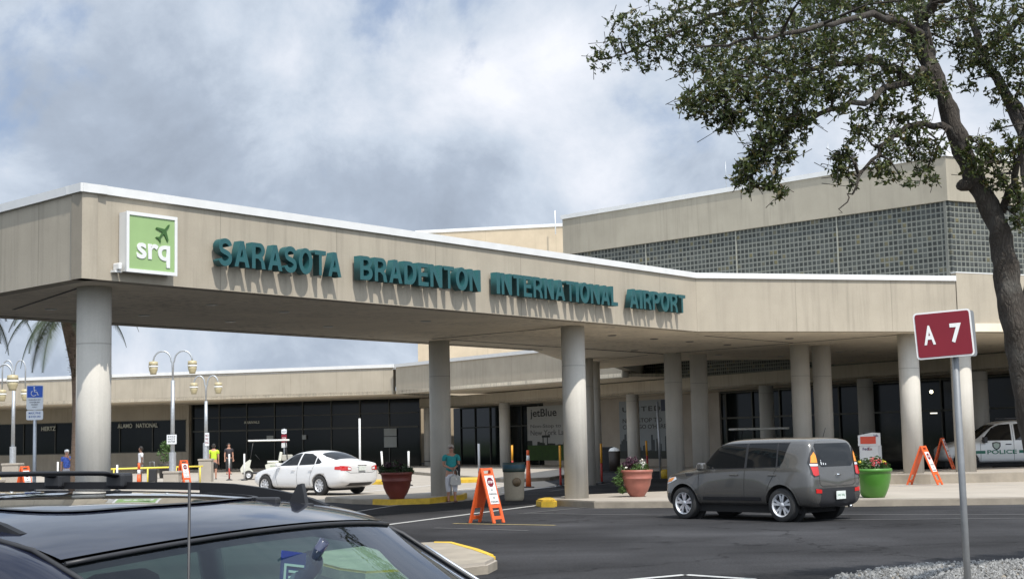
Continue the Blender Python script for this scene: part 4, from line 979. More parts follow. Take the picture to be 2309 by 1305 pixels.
def wheel(par,x,y,z,r,rimr,side,spokes=5,w=.21,twin=True,mrim=None):
    """tyre at (x,y,z) with its rim as a sub-part; side=+1/-1 gives the outer face"""
    b=MB(); hw=w/2
    b.lathe([(rimr,-hw),(r-.03,-hw),(r-.008,-hw+.015),(r,-hw+.045),(r,hw-.045),(r-.008,hw-.015),(r-.03,hw),(rimr,hw)],48,axis='Y',cap=False)
    t=b.build('wheel',M_rubber,par); t.location=(x,y,z)
    b=MB(); o=side*hw
    b.lathe([(rimr+.004,o),(rimr-.012,o-side*.006),(rimr-.022,o-side*.03),(rimr-.03,-o*.9)],48,axis='Y',cap=False)
    b.lathe([(0,o-side*.022),(.045,o-side*.022),(.055,o-side*.04),(.055,o-side*.09)],24,axis='Y',cap=False)
    for k in range(spokes):
        a=2*PI*k/spokes+.3
        for da in ((-.13,.13) if twin else (0,)):
            ww=.020 if twin else .03
            p0=Vector((math.cos(a+da*.6)*.035,0,math.sin(a+da*.6)*.035)); p1=Vector((math.cos(a+da*1.7)*(rimr-.015),0,math.sin(a+da*1.7)*(rimr-.015)))
            d=(p1-p0).normalized(); n=Vector((-d.z,0,d.x))*ww
            y0,y1=o-side*.030,o-side*.055
            vs=[b.bm.verts.new(q+Vector((0,yy,0))) for yy in (y0,y1) for q in (p0-n,p0+n,p1+n*1.15,p1-n*1.15)]
            for q in ((0,1,2,3),(7,6,5,4),(0,4,5,1),(1,5,6,2),(2,6,7,3),(3,7,4,0)): b.bm.faces.new([vs[i] for i in q])
    b.build('rim',mrim or M_rim,t)
    MB().lathe([(0,o-side*.09),(rimr-.03,o-side*.09)],32,axis='Y',cap=False).build('brake_well',M_black,t)
    return t
def ring(x,zb,wb,wm,zm,wbelt,zbelt,wr,zr,crown=.03,lean=0.,zl=.8,rr=.10):
    def X(z): return x+lean*max(0,z-zl)
    return [(X(zb),0,zb),(X(zb),wb,zb),(X(zb+.13),wm-.015,zb+.13),(X(zm),wm,zm),(X(zbelt-.03),wbelt+.015,zbelt-.03),(X(zbelt+.03),wbelt-.012,zbelt+.03),
            (X(zr-.08),wr+.035,max(zr-.08,zbelt+.04)),(X(zr),wr-rr,zr+.0),(X(zr+crown),0,zr+crown)]
M_cg=mat('car window glass',(.008,.009,.010),.03,spec=.38,coat=.0)
M_lred=mat('red lens',(.50,.012,.010),.18,coat=.6); M_lor=mat('amber lens',(.85,.28,.02),.2,coat=.6); M_lwh=mat('clear lens',(.75,.76,.78),.15,coat=.5)
M_plate=mat('number plate',(.62,.66,.62),.5,var=.15,vs=40)
M_under=mat('underbody',(.012,.012,.012),.9)
# ---------------- grey boxy car
def boxy_car():
    M_p=mat('grey metallic paint',(.125,.120,.112),.25,metal=.6,coat=1.0)
    t=thing('parked_car','dark grey boxy hatchback standing on the asphalt before the plaza kerb','car')
    rg_=[ring(-.76,.42,.50,.70,.60,.68,.86,.62,1.02,.0),
         ring(-.74,.30,.68,.84,.58,.82,.92,.68,1.54,.02,.15,.85,.06),
         ring(-.60,.24,.76,.89,.58,.86,.98,.70,1.585,.025,.10,.9,.06),
         ring(-.30,.25,.76,.905,.60,.87,1.01,.695,1.60,.03,rr=.06),
         ring(.0,.26,.76,.925,.62,.868,1.012,.70,1.603,.03,rr=.06),
         ring(.42,.27,.78,.885,.60,.865,1.02,.70,1.605,.035,rr=.06),
         ring(1.05,.27,.78,.878,.58,.865,1.00,.70,1.60,.035,rr=.06),
         ring(1.40,.27,.78,.878,.58,.865,.985,.69,1.585,.035,rr=.06),
         ring(1.70,.27,.78,.878,.58,.86,.975,.67,1.535,.04,rr=.07),
         ring(1.99,.27,.78,.88,.58,.86,.965,.67,1.29,.05),
         ring(2.24,.26,.78,.90,.60,.855,.95,.70,1.06,.05),
         ring(2.55,.26,.77,.92,.62,.845,.925,.69,1.02,.05),
         ring(2.85,.22,.76,.89,.56,.83,.90,.68,.99,.05),
         ring(3.06,.24,.70,.83,.54,.78,.82,.62,.90,.04),
         ring(3.18,.30,.55,.70,.52,.66,.74,.5,.80,.02),
         ring(3.22,.38,.40,.55,.52,.52,.68,.4,.74,.0)]
    me=loftmesh(rg_,sub=3); tr=bvh_of(me)
    cuts=[(x,s*.60 if s<0 else .60,s*1.1 if s<0 else 1.1,.33,.395) for x in (0,2.55) for s in (1,-1)]
    me2=arch_cut(me,cuts); add('body',me2,M_p,t)
    # dark lower skirt and underbody
    b=MB(); b.box(-.3,2.9,-.70,.70,.16,.3); b.build('underbody',M_under,t)
    for s in (1,-1):
        for xw in (0,2.55): MB().lathe([(.394,s*.56),(.394,s*.62)],40,axis='Y').build('wheel_well',M_under,t,loc=(xw,0,.33))
    for s in (1,-1):
        g=[(2.10,1.02),(1.70,1.46),(1.40,1.50),(.92,1.515),(.92,1.04)]; add('side_window',patch(tr,g,'y',s),M_cg,t)
        g=[(.86,1.045),(.86,1.518),(.15,1.515),(.12,1.06)]; add('side_window',patch(tr,g,'y',s),M_cg,t)
        g=[(.08,1.065),(.11,1.515),(-.13,1.50),(-.04,1.16),(.02,1.08)]; add('side_window',patch(tr,g,'y',s),M_cg,t)
        # blackened pillars between panes
        add('pillar_trim',patch(tr,[(2.18,1.0),(1.73,1.49),(1.4,1.52),(-.16,1.53),(.02,1.05)],'y',s,.0022),M_black,t)
        for pts in ([(2.12,.98),(2.14,.60),(2.08,.30)],[(.90,1.04),(.93,.60),(.95,.25)],[(2.05,.24),(.45,.24)]): add('panel_seam',strip(tr,pts,.011,'y',s),M_dark,t)
        add('panel_seam',strip(tr,[(.10,1.05),(.18,.88),(.30,.70),(.44,.40),(.45,.25)],.011,'y',s),M_dark,t)
        add('side_moulding',patch(tr,[(2.02,.40),(.52,.40),(.50,.45),(.54,.47),(2.02,.465)],'y',s,.012),M_black,t)
        add('fender_vent',patch(tr,[(2.52,.935),(2.25,.93),(2.32,.885),(2.46,.88)],'y',s,.004),M_black,t)
        for xh in (1.18,.20): MB().box(-.10,.10,-.014,.014,-.016,.016,bev=.012).build('door_handle',M_p,t,loc=(xh,s*.903,.90)); 
        b=MB(); b.box(-.07,.11,-.08,.09,-.07,.08,bev=.04); b.build('wing_mirror',M_p,t,loc=(1.93,s*.97,1.06))
        # tall rear lamp wrapped round the corner
        add('tail_light',patch(tr,[(.63,.88),(.63,1.26),(.66,1.42),(.74,1.32),(.80,1.14),(.815,.92),(.76,.86)],'x',-1,.010,.03) if s>0 else patch(tr,[(-.63,.88),(-.63,1.26),(-.66,1.42),(-.74,1.32),(-.80,1.14),(-.815,.92),(-.76,.86)],'x',-1,.010,.03),M_black,t)
        add('tail_light_lens',patch(tr,[(s*q,z) for q,z in ((.625,.90),(.625,1.06),(.79,1.06),(.785,.91),(.74,.88))],'x',-1,.016,.03),M_lred,t)
        add('tail_light_lens',patch(tr,[(s*q,z) for q,z in ((.63,1.07),(.63,1.11),(.79,1.11),(.79,1.07))],'x',-1,.017,.03),M_lwh,t)
        add('tail_light_lens',patch(tr,[(s*q,z) for q,z in ((.63,1.13),(.635,1.26),(.67,1.34),(.74,1.26),(.775,1.13))],'x',-1,.016,.03),M_lor,t)
        add('reflector',patch(tr,[(s*q,z) for q,z in ((.56,.55),(.56,.62),(.74,.64),(.74,.56))],'x',-1,.012,.04),M_lred,t)
        add('headlight',patch(tr,[(3.08,.70),(2.98,.83),(2.78,.86),(2.74,.81),(2.92,.74)],'y',s,.006,.04),M_lwh,t)
        add('indicator_light',patch(tr,[(3.05,.74),(2.97,.82),(2.80,.85),(2.88,.77)],'y',s,.011,.04),M_lor,t)
        # flared wheel arch lips
        for xw in (0,2.55):
            pts=[(xw+.415*math.cos(R(a)),.33+.415*math.sin(R(a))) for a in range(-12,193,8)]
            add('arch_lip',strip(tr,pts,.045,'y',s,.007),M_p,t)
    add('rear_window',patch(tr,[(-.59,1.12),(-.60,1.45),(-.55,1.50),(.55,1.50),(.60,1.45),(.59,1.12),(.50,1.05),(-.50,1.05)],'x',-1,.005),M_cg,t)
    add('panel_seam',strip(tr,[(-.60,1.46),(-.61,1.0),(-.60,.72),(-.5,.68),(.5,.68),(.60,.72),(.61,1.0),(.60,1.46)],.012,'x',-1,.0035),M_dark,t)
    add('rear_bumper_insert',patch(tr,[(-.62,.34),(-.56,.52),(-.66,.64),(.66,.64),(.56,.52),(.62,.34),(.5,.29),(-.5,.29)],'x',-1,.006),M_black,t)
    o=MB().box(-.012,.0,-.155,.155,-.078,.078).build('number_plate',M_plate,t,loc=(-.80,-.02,.50))
    text('542 XKJ',.24,.05,'lettering',mat('plate green',(.02,.15,.06),.6),o,(-.0135,.12,-.03),rot=(PI/2,0,-PI/2),ext=.001)
    MB().tube([(0,-.06,0),(0,.06,0)],.022,10).build('tail_badge',M_chrome,t,loc=(-.775,0,.89))
    for k in range(3):
        b=MB(); b.box(-.002,0,-.012,.012,0,.07); b.ball((-.002,0,.09),.014,8,(.15,1,1)); b.build('window_decal',M_sw,t,loc=(-.735,.50-k*.07,1.09+.0)).rotation_euler=(0,R(13),0)
    add('windshield',patch(tr,[(-.62,1.08),(-.55,1.47),(.55,1.47),(.62,1.08)],'x',1,.005),M_cg,t)
    add('grille',patch(tr,[(-.45,.45),(-.5,.55),(.5,.55),(.45,.45)],'x',1,.006),M_black,t)
    b=MB(); b.tube([(-.62,.25,1.62),(-.69,.25,1.80)],.006,6); b.build('aerial',M_black,t)
    MB().tube([(-.74,-.36,.27),(-.82,-.36,.27)],.03,12).build('exhaust_pipe',M_chrome,t)
    for xw in (0,2.55):
        for s in (1,-1): wheel(t,xw,s*.785,.325,.325,.225,s)
    return t
car1=boxy_car(); 
hd=Vector((-.685,.729)); rt=Vector((.729,.685))
pos=V2((5.18,28.69))+rt*.79
car1.location=(pos.x,pos.y,0); car1.scale=(.965,.98,1.); car1.rotation_euler=(0,0,math.atan2(hd.y,hd.x))
# ---------------- white saloon
def saloon():
    M_p=mat('white car paint',(.66,.66,.66),.3,coat=.6)
    t=thing('saloon_car','white four-door saloon driving across the sunlit concrete','car')
    rg_=[ring(-1.08,.42,.45,.62,.60,.60,.88,.52,.92,.02),
         ring(-1.02,.34,.66,.80,.60,.76,.98,.66,1.06,.02),
         ring(-.80,.26,.74,.88,.58,.82,1.00,.66,1.09,.025),
         ring(-.52,.21,.78,.905,.56,.85,.98,.64,1.11,.03),
         ring(-.20,.20,.80,.915,.55,.86,.965,.60,1.25,.04),
         ring(.25,.20,.80,.915,.55,.86,.95,.60,1.40,.04),
         ring(.85,.20,.80,.91,.55,.865,.94,.62,1.445,.04),
         ring(1.35,.20,.80,.91,.55,.865,.93,.62,1.425,.04),
         ring(1.75,.20,.80,.91,.55,.86,.92,.60,1.32,.04),
         ring(2.20,.20,.80,.91,.55,.86,.91,.62,1.08,.04),
         ring(2.50,.21,.78,.91,.56,.85,.88,.66,.95,.04),
         ring(3.05,.23,.74,.88,.55,.80,.80,.60,.86,.04),
         ring(3.45,.27,.64,.80,.52,.72,.70,.50,.76,.03),
         ring(3.66,.34,.48,.62,.50,.55,.60,.40,.66,.0)]
    me=loftmesh(rg_,sub=2); tr=bvh_of(me)
    cuts=[(x,s*.62,s*1.1,.32,.385) for x in (0,2.75) for s in (1,-1)]
    add('body',arch_cut(me,cuts),M_p,t)
    MB().box(-.4,3.2,-.70,.70,.15,.3).build('underbody',M_under,t)
    for s in (1,-1):
        add('side_window',patch(tr,[(2.12,.965),(1.55,1.325),(1.22,1.375),(1.10,1.375),(1.12,.985)],'y',s),M_cg,t)
        add('side_window',patch(tr,[(1.05,.985),(1.03,1.375),(.62,1.36),(.34,1.26),(.30,1.01)],'y',s),M_cg,t)
        add('side_window',patch(tr,[(.26,1.02),(.29,1.235),(.0,1.08),(.06,1.03)],'y',s),M_cg,t)
        for pts in ([(2.15,.92),(2.18,.6),(2.10,.30)],[(1.09,.97),(1.12,.6),(1.10,.25)],[(.28,1.0),(.40,.8),(.48,.5),(.48,.25)]): add('panel_seam',strip(tr,pts,.010,'y',s),M_dark,t)
        for xh in (1.28,.42): MB().box(-.09,.09,-.012,.012,-.012,.012,bev=.01).build('door_handle',M_p,t,loc=(xh,s*.91,.84))
        MB().box(-.06,.08,-.08,.08,-.06,.06,bev=.03).build('wing_mirror',M_p,t,loc=(1.98,s*.96,1.0))
        add('tail_light',patch(tr,[(s*q,z) for q,z in ((.46,.80),(.46,.90),(.60,.94),(.80,.96),(.80,.80))],'x',-1,.008,.04),M_lred,t)
        add('tail_light_lens',patch(tr,[(s*q,z) for q,z in ((.48,.82),(.48,.88),(.60,.91),(.60,.83))],'x',-1,.013,.04),M_lwh,t)
        add('tail_light',patch(tr,[(-1.03,.82),(-.70,.84),(-.70,.93),(-1.03,.95)],'y',s,.007,.04),M_lred,t)
        add('headlight',patch(tr,[(3.52,.56),(3.40,.66),(3.10,.70),(3.25,.60)],'y',s,.006,.04),M_lwh,t)
    add('rear_window',patch(tr,[(-.42,.52),(-.02,.58),(.22,.54),(.24,.50),(.24,-.50),(.22,-.54),(-.02,-.58),(-.42,-.52)],'z',1,.005),M_cg,t)
    add('windshield',patch(tr,[(2.15,.60),(1.60,.52),(1.60,-.52),(2.15,-.60)],'z',1,.005),M_cg,t)
    add('panel_seam',strip(tr,[(-.66,1.0),(-.64,.78),(-.5,.72),(.5,.72),(.64,.78),(.66,1.0)],.010,'x',-1),M_dark,t)
    add('bumper_insert',patch(tr,[(-.55,.30),(-.5,.40),(.5,.40),(.55,.30)],'x',-1,.006),M_black,t)
    MB().box(-.01,0,-.155,.155,-.07,.07).build('number_plate',M_plate,t,loc=(-1.105,0,.86))
    MB().box(-.01,0,-.20,.20,-.015,.015,bev=.006).build('boot_trim',M_chrome,t,loc=(-1.10,0,.955))
    for xw in (0,2.75):
        for s in (1,-1): wheel(t,xw,s*.80,.325,.325,.21,s,spokes=9,twin=False)
    return t
car2=saloon(); hd=Vector((-.76,.65)); pos=V2((-6.4,48.5))+Vector((.65,.76))*.8
car2.location=(pos.x,pos.y,.005); car2.rotation_euler=(0,0,math.atan2(hd.y,hd.x))
# ---------------- police truck
def truck():
    M_p=mat('white truck paint',(.72,.73,.72),.35,coat=.5)
    t=thing('police_truck','white police utility truck with green stripe parked in the shade at the right edge','truck')
    rg_=[ring(-1.4,.55,.6,.85,.80,.85,1.05,.70,1.6,.02),
         ring(-1.3,.42,.78,.94,.78,.93,1.10,.74,1.78,.03),
         ring(-.9,.40,.84,.97,.78,.96,1.13,.76,1.83,.03),
         ring(.2,.40,.85,.98,.78,.97,1.14,.77,1.85,.03),
         ring(1.3,.40,.85,.98,.78,.97,1.13,.76,1.84,.03),
         ring(1.75,.40,.85,.98,.78,.96,1.12,.74,1.74,.04),
         ring(2.25,.40,.85,.98,.78,.95,1.11,.74,1.32,.04),
         ring(2.45,.40,.85,.98,.78,.94,1.08,.76,1.18,.04),
         ring(2.95,.42,.82,.96,.78,.92,1.04,.74,1.14,.03),
         ring(3.38,.48,.74,.88,.76,.84,.92,.7,1.02,.0),
         ring(3.46,.58,.6,.74,.74,.7,.84,.6,.92,.0)]
    me=loftmesh(rg_,sub=2); tr=bvh_of(me)
    add('body',arch_cut(me,[(x,s*.66,s*1.2,.40,.46) for x in (0,2.75) for s in (1,-1)]),M_p,t)
    MB().box(-.8,3.4,-.75,.75,.3,.5).build('underbody',M_under,t)
    for s in (1,-1):
        add('side_window',patch(tr,[(2.20,1.17),(1.80,1.60),(1.55,1.70),(1.20,1.72),(1.20,1.17)],'y',s),M_cg,t)
        add('side_window',patch(tr,[(1.08,1.17),(1.08,1.72),(.15,1.72),(.10,1.17)],'y',s),M_cg,t)
        add('side_window',patch(tr,[(-.02,1.17),(0,1.72),(-1.0,1.68),(-1.05,1.17)],'y',s),M_cg,t)
        for pts in ([(2.25,1.10),(2.25,.5)],[(1.14,1.75),(1.14,.5)],[(.04,1.7),(.05,.5)]): add('panel_seam',strip(tr,pts,.012,'y',s),M_dark,t)
        add('stripe',patch(tr,[(2.55,.74),(2.55,.84),(2.10,.84),(2.10,.74)],'y',s,.005),mat('green stripe',(.01,.14,.09),.5),t)
        add('stripe',patch(tr,[(.98,.74),(.98,.84),(-1.2,.86),(-1.2,.76)],'y',s,.005),MATS['green stripe'],t)
        MB().box(-.10,.10,-.015,.015,-.018,.018,bev=.01).build('door_handle',M_black,t,loc=(1.32,s*.985,1.04))
        MB().box(-.05,.09,-.12,.12,-.10,.10,bev=.03).build('wing_mirror',M_black,t,loc=(2.10,s*1.06,1.20))
        sh=[(1.86,1.10),(1.86,.98),(1.80,.89),(1.72,.85),(1.64,.89),(1.58,.98),(1.58,1.10),(1.72,1.13)]
        add('shield_badge',patch(tr,sh,'y',s,.005),M_black,t)
        add('shield_badge',patch(tr,[(1.72+(a-1.72)*.7,1.0+(b-1.0)*.7) for a,b in sh],'y',s,.008),mat('pale green badge',(.35,.42,.36),.5),t)
        text('POLICE',.98,.14,'lettering',MATS['green stripe'],t,(2.04,s*.992,.72) if s>0 else (1.06,s*.992,.72),rot=(PI/2,0,PI if s>0 else 0),bold=.02)
    add('windshield',patch(tr,[(-.72,1.20),(-.66,1.70),(.66,1.70),(.72,1.20)],'x',1),M_cg,t)
    MB().box(.1,.5,-.6,.6,1.92,2.02,bev=.03).build('light_bar',M_black,t); 
    for s in (1,-1): MB().box(-.9,1.3,s*.62-.02,s*.62+.02,1.88,1.93,bev=.01).build('roof_rail',M_black,t)
    for xw in (0,2.75):
        for s in (1,-1): wheel(t,xw,s*.86,.40,.40,.24,s,w=.25,twin=False)
    return t
tk=truck(); tk.rotation_euler=(0,0,PI-R(3)); q=aty(2222,968,49.6)   # windshield foot
tk.location=(q.x+2.15,50.6,.15)
# ---------------- golf carts
def cart():
    t=thing('golf_cart','white golf cart with pale roof standing in front of the dark entrance glass','golf cart')
    M_cr=mat('cream cart body',(.55,.55,.48),.35,coat=.3)
    b=MB(); b.box(-1.15,1.15,-.55,.55,.28,.36,bev=.02); b.build('chassis',M_black,t)
    MB().vprism([(1.22,.36),(1.25,.55),(1.10,.78),(.80,.98),(.72,.95),(.80,.60),(.62,.38)],-.56,.56).build('front_cowl',M_cr,t)
    MB().vprism([(-.02,.36),(.05,.70),(-.10,.76),(-.60,.80),(-1.15,.74),(-1.22,.5),(-1.1,.36)],-.58,.58).build('rear_body',M_cr,t)
    MB().box(-.62,-.05,-.5,.5,.78,.90,bev=.04).build('seat',M_cr,t); o=MB().box(-.07,.07,-.5,.5,0,.45,bev=.04).build('backrest',M_cr,t,loc=(-.66,0,.88)); o.rotation_euler=(0,R(-10),0)
    MB().box(-1.3,-.75,-.45,.45,.90,1.18,bev=.03).build('cargo_box',mat('cargo canvas',(.35,.34,.30),.8),t)
    for x,x2 in ((.78,.62),(-1.05,-.95)):
        for s in (1,-1): MB().tube([(x,s*.52,.9),(x2,s*.54,1.86)],.018,8).build('post',M_black,t)
    MB().box(-1.15,.88,-.62,.62,1.86,1.94,bev=.035).build('roof',mat('pale cart roof',(.66,.66,.62),.4),t)
    b=MB(); b.lathe([(.14,0),(.155,.012),(.17,0),(.155,-.012)],20,cap=False); o=b.build('steering_wheel',M_black,t,loc=(.42,.2,1.1)); o.rotation_euler=(0,R(-50),0)
    text('SECURITY',.5,.06,'lettering',mat('green print',(.05,.2,.05),.6),t,(-.2,.585,.62),rot=(PI/2,0,PI),ext=.002)
    for x in (.85,-.82):
        for s in (1,-1): wheel(t,x,s*.52,.23,.23,.12,s,spokes=6,w=.18,twin=False)
    return t
gc=cart(); q=aty(600,1075,73); gc.location=(q.x,73,0); gc.rotation_euler=(0,0,R(190))
q=aty(1706,1050,55.5); gc2=dup(gc,(q.x,55.5,0.),R(185),'golf cart with white roof standing in shade behind the grey boxy car')
# ---------------- foreground dark car (own frame: x forward, y to its left, origin under the windshield head)
def dark_suv():
    t=thing('dark_suv','dark navy glossy car with roof rails and shark fin filling the lower left foreground','car',(-.594,3.262,0),math.atan2(-.41,.91))
    M_p=mat('dark navy metallic paint',(.006,.008,.020),.12,metal=.1,spec=.25,coat=.7)
    M_gl=None
    m,nt,N,L,p=newmat('tinted windshield glass'); MATS['tinted windshield glass']=m
    out=[n for n in N if n.type=='OUTPUT_MATERIAL'][0]
    tr_=N.new('ShaderNodeBsdfTransparent'); tr_.inputs[0].default_value=(.60,.80,.72,1); gl=N.new('ShaderNodeBsdfGlossy'); gl.inputs[0].default_value=(.85,.9,1,1); gl.inputs['Roughness'].default_value=.015
    fr=N.new('ShaderNodeFresnel'); fr.inputs[0].default_value=1.33; mx=N.new('ShaderNodeMixShader'); L.new(fr.outputs[0],mx.inputs[0]); L.new(tr_.outputs[0],mx.inputs[1]); L.new(gl.outputs[0],mx.inputs[2]); L.new(mx.outputs[0],out.inputs[0])
    M_gl=m
    LR=2.75
    def zr(u,v):
        s=max(0,-u)
        a=abs(v)/.62
        return 1.497+.072*(1-math.exp(-s/.20))-.035*max(0,s-1.2)**1.5/1.9-.0*s+.028*(1-a*a)
    def bow(v): return .075*(1-(v/.62)**2)
    NU,NV=44,22
    def roof_pt(i,j):
        v=-.60+1.20*j/NV; u0_=bow(v); f=(i/NU)**1.5; u=u0_-(LR+u0_)*f
        return Vector((u,v,zr(min(0,u-u0_*(1-f)),v)))
    bm=bmesh.new(); g=[[bm.verts.new(roof_pt(i,j)) for j in range(NV+1)] for i in range(NU+1)]
    for i in range(NU):
        for j in range(NV): f=bm.faces.new((g[i][j],g[i][j+1],g[i+1][j+1],g[i+1][j])); f.smooth=True
    bmesh.ops.recalc_face_normals(bm,faces=bm.faces)
    if bm.faces[0].normal.z<0: bmesh.ops.reverse_faces(bm,faces=bm.faces)
    me=bpy.data.meshes.new('roof'); bm.to_mesh(me); bm.free(); add('roof',me,M_p,t)
    tree=bvh_of(me)
    # headliner
    bm=bmesh.new(); g=[[bm.verts.new(roof_pt(i,j)-Vector((.02,0,.035))) for j in range(NV+1)] for i in range(NU+1)]
    for i in range(NU):
        for j in range(NV): bm.faces.new((g[i][j],g[i+1][j],g[i+1][j+1],g[i][j+1]))
    me=bpy.data.meshes.new('headliner'); bm.to_mesh(me); bm.free(); M_int=mat('dark interior',(.022,.022,.024),.85); add('headliner',me,M_int,t)
    # sunroof panel
    so_=[(-.42,-.36),(-.36,0),(-.42,.36),(-1.2,.36),(-1.2,-.36)]
    def smooth_poly(P,n=6):
        Q=[]
        for i in range(len(P)):
            a=Vector(P[i-1]);b=Vector(P[i]);c=Vector(P[(i+1)%len(P)]); p0=b.lerp(a,min(.45,.12/(b-a).length)); p1=b.lerp(c,min(.45,.12/(c-b).length))
            for k in range(n+1): s=k/n; Q.append(tuple((1-s)**2*p0+2*s*(1-s)*b+s*s*p1))
        return Q
    sp_=smooth_poly([(-.20,-.38),(-.12,0),(-.20,.38),(-1.0,.38),(-1.0,-.38)])
    add('sunroof',patch(tree,sp_,'z',1,.003,.08),mat('black sunroof glass',(.006,.006,.008),.02,spec=.8,coat=1),t)
    add('sunroof_seal',strip(tree,sp_+[sp_[0]],.014,'z',1,.0045),M_black,t)
    # windshield: curved sheet from head to base
    def ws(a,b):   # a 0..1 head->base, b -1..1
        v=b*(.60+.13*a); u=bow(b*.60)*(1+.8*a)+.80*a; z=zr(0,b*.60)-.004-(.47*a+.05*a*(1-a))*1.0 -.0*abs(b)
        return Vector((u,v,z+.02*a*(1-b*b)))
    bm=bmesh.new(); g=[[bm.verts.new(ws(.004+.996*i/14,-1+2*j/20)) for j in range(21)] for i in range(15)]
    for i in range(14):
        for j in range(20): f=bm.faces.new((g[i][j],g[i+1][j],g[i+1][j+1],g[i][j+1])); f.smooth=True
    me=bpy.data.meshes.new('windshield'); bm.to_mesh(me); bm.free(); add('windshield',me,M_gl,t)
    b=MB(); b.tube([ws(.015,-1+2*j/20)+Vector((0,0,.004)) for j in range(21)],.0045,8); b.build('windshield_seal',M_black,t)
    # side shell: one smooth surface running from the rear, along the roof edge and down the windshield pillar
    for s in (1,-1):
        rows=[]
        for k in range(27):
            u=-2.72+2.66*k/26; z=zr(u,.60); rows.append([Vector((u,s*.600,z-.004)),Vector((u,s*.632,z-.004)),Vector((u,s*.660,z-.020)),Vector((u,s*.680,z-.050)),Vector((u,s*.692,z-.095))])
        for k in range(1,15):
            a=k/14; p0=ws(a*.98,s); e=min(1,k/5)
            rows.append([p0+Vector((-.004,0,.006)),p0+Vector((-.006,s*.030,.004)),p0+Vector((-.020-.012*e,s*(.056-.010*e),-.016)),p0+Vector((-.038-.03*e,s*(.074-.018*e),-.042)),p0+Vector((-.060-.05*e,s*(.084-.018*e),-.080))])
        bm=bmesh.new(); V_=[[bm.verts.new(q) for q in r] for r in rows]
        for i in range(len(rows)-1):
            for k in range(4):
                f=bm.faces.new((V_[i][k],V_[i][k+1],V_[i+1][k+1],V_[i+1][k])); f.smooth=True
        bmesh.ops.recalc_face_normals(bm,faces=bm.faces)
        if (bm.faces[0].normal.z)<0: bmesh.ops.reverse_faces(bm,faces=bm.faces)
        me=bpy.data.meshes.new('side_shell'); bm.to_mesh(me); bm.free(); o=bpy.data.objects.new('tmp',me); COL.objects.link(o); sm=o.modifiers.new('s','SUBSURF'); sm.levels=1; bake(o); me=o.data; bpy.data.objects.remove(o)
        add('side_shell',me,M_p,t)
        MB().tube([r[0]+Vector((0,0,.001)) for r in rows[2:]],.0055,6).build('roof_channel',M_black,t)
        if s>0: MB().tube([r[0]+Vector((0,s*.004,.006)) for r in rows[28:]],.004,6).build('pillar_trim',M_chrome,t)
        top_rows=[r[4] for r in rows if r[4].z>1.01]
        bm=bmesh.new(); W_=[]
        for q in top_rows:
            bt=Vector((q.x,s*.775,1.0)); W_.append([bm.verts.new(q.lerp(bt,w)+Vector((0,s*.028*math.sin(PI*w),0))) for w in (0,.25,.5,.75,1)])
        for i in range(len(W_)-1):
            for k in range(4): f=bm.faces.new((W_[i][k],W_[i][k+1],W_[i+1][k+1],W_[i+1][k])); f.smooth=True
        me=bpy.data.meshes.new('side_window'); bm.to_mesh(me); bm.free(); add('side_window',me,M_gl,t)
        MB().tube([q+Vector((0,s*.003,.002)) for q in top_rows],.009,6).build('door_frame',M_black,t)
        top=lambda u: Vector((u,s*.692,zr(u,.60)-.095))
        for u,w in ((-.62,.07),(-1.62,.08)):
            tp=top(u); b=MB(); b.tube([tp+Vector((0,s*.005,0)),tp.lerp(Vector((u,s*.765,1.0)),.5)+Vector((0,s*.03,0)),Vector((u,s*.77,1.0))],w*.5,8); b.build('door_pillar',M_black,t)
        # low roof rail: a black strip with two long slots
        def rz(u): return zr(u,.55)
        def htop(u):
            e=min((-.13-u)/.30,(u+2.5)/.30,1.); return .004+.028*max(0,e)**.6
        N_=48; us=[-.13-2.37*k/N_ for k in range(N_+1)]
        bm=bmesh.new()
        def slot(u): return -1.12<u<-.52 or -2.05<u<-1.30
        for k in range(N_):
            ua,ub=us[k],us[k+1]; lo=(lambda u: rz(u)+htop(u)-.020) if slot((ua+ub)/2) else (lambda u: rz(u)-.006)
            q=[]
            for u in (ua,ub):
                for yy in (-.013,.013):
                    q.append(bm.verts.new((u,s*.55+yy,lo(u)))); q.append(bm.verts.new((u,s*.55+yy*.7,rz(u)+htop(u))))
            for ix in ((0,1,5,4),(2,6,7,3),(1,3,7,5),(0,4,6,2),(0,2,3,1),(4,5,7,6)): bm.faces.new([q[i] for i in ix])
        bmesh.ops.remove_doubles(bm,verts=bm.verts,dist=.0004); bmesh.ops.recalc_face_normals(bm,faces=bm.faces)
        me=bpy.data.meshes.new('roof_rail'); bm.to_mesh(me); bm.free(); add('roof_rail',me,mat('satin black rail',(.007,.007,.008),.45,spec=.25),t)
    # two cross bars
    for u in (-.80,-1.02):
        P=[]; n=14
        for k in range(n+1):
            v=-.56+1.12*k/n; P.append(Vector((u,v,zr(u,.5)+.050+.012*(1-(v/.56)**2) if 0<k<n else zr(u,.5)+.040)))
        b=MB(); 
        b.tube(P,[.006]+[.0065]*(n-1)+[.006],8); 
        for v in b.bm.verts: v.co.x=u+(v.co.x-u)*3.0
        b.build('cross_bar',mat('satin black rail',(.007,.007,.008),.45,spec=.25),t)
        for s in (1,-1): MB().box(-.03,.03,-.028,.02,-.03,.012,bev=.008).build('bar_foot',M_black,t,loc=(u,s*.55,zr(u,.55)+.045))
    # fin aerial
    b=MB(); b.vprism([(.040,0),(.020,.012),(-.006,.050),(-.020,.053),(-.026,.034),(-.034,0)],-.006,.006); b.box(-.045,.045,-.014,.014,-.005,.004,bev=.003)
    o=b.build('fin_aerial',M_black,t,loc=(-.14,.42,zr(-.12,.42)+.004)); o.rotation_euler=(0,0,R(168))
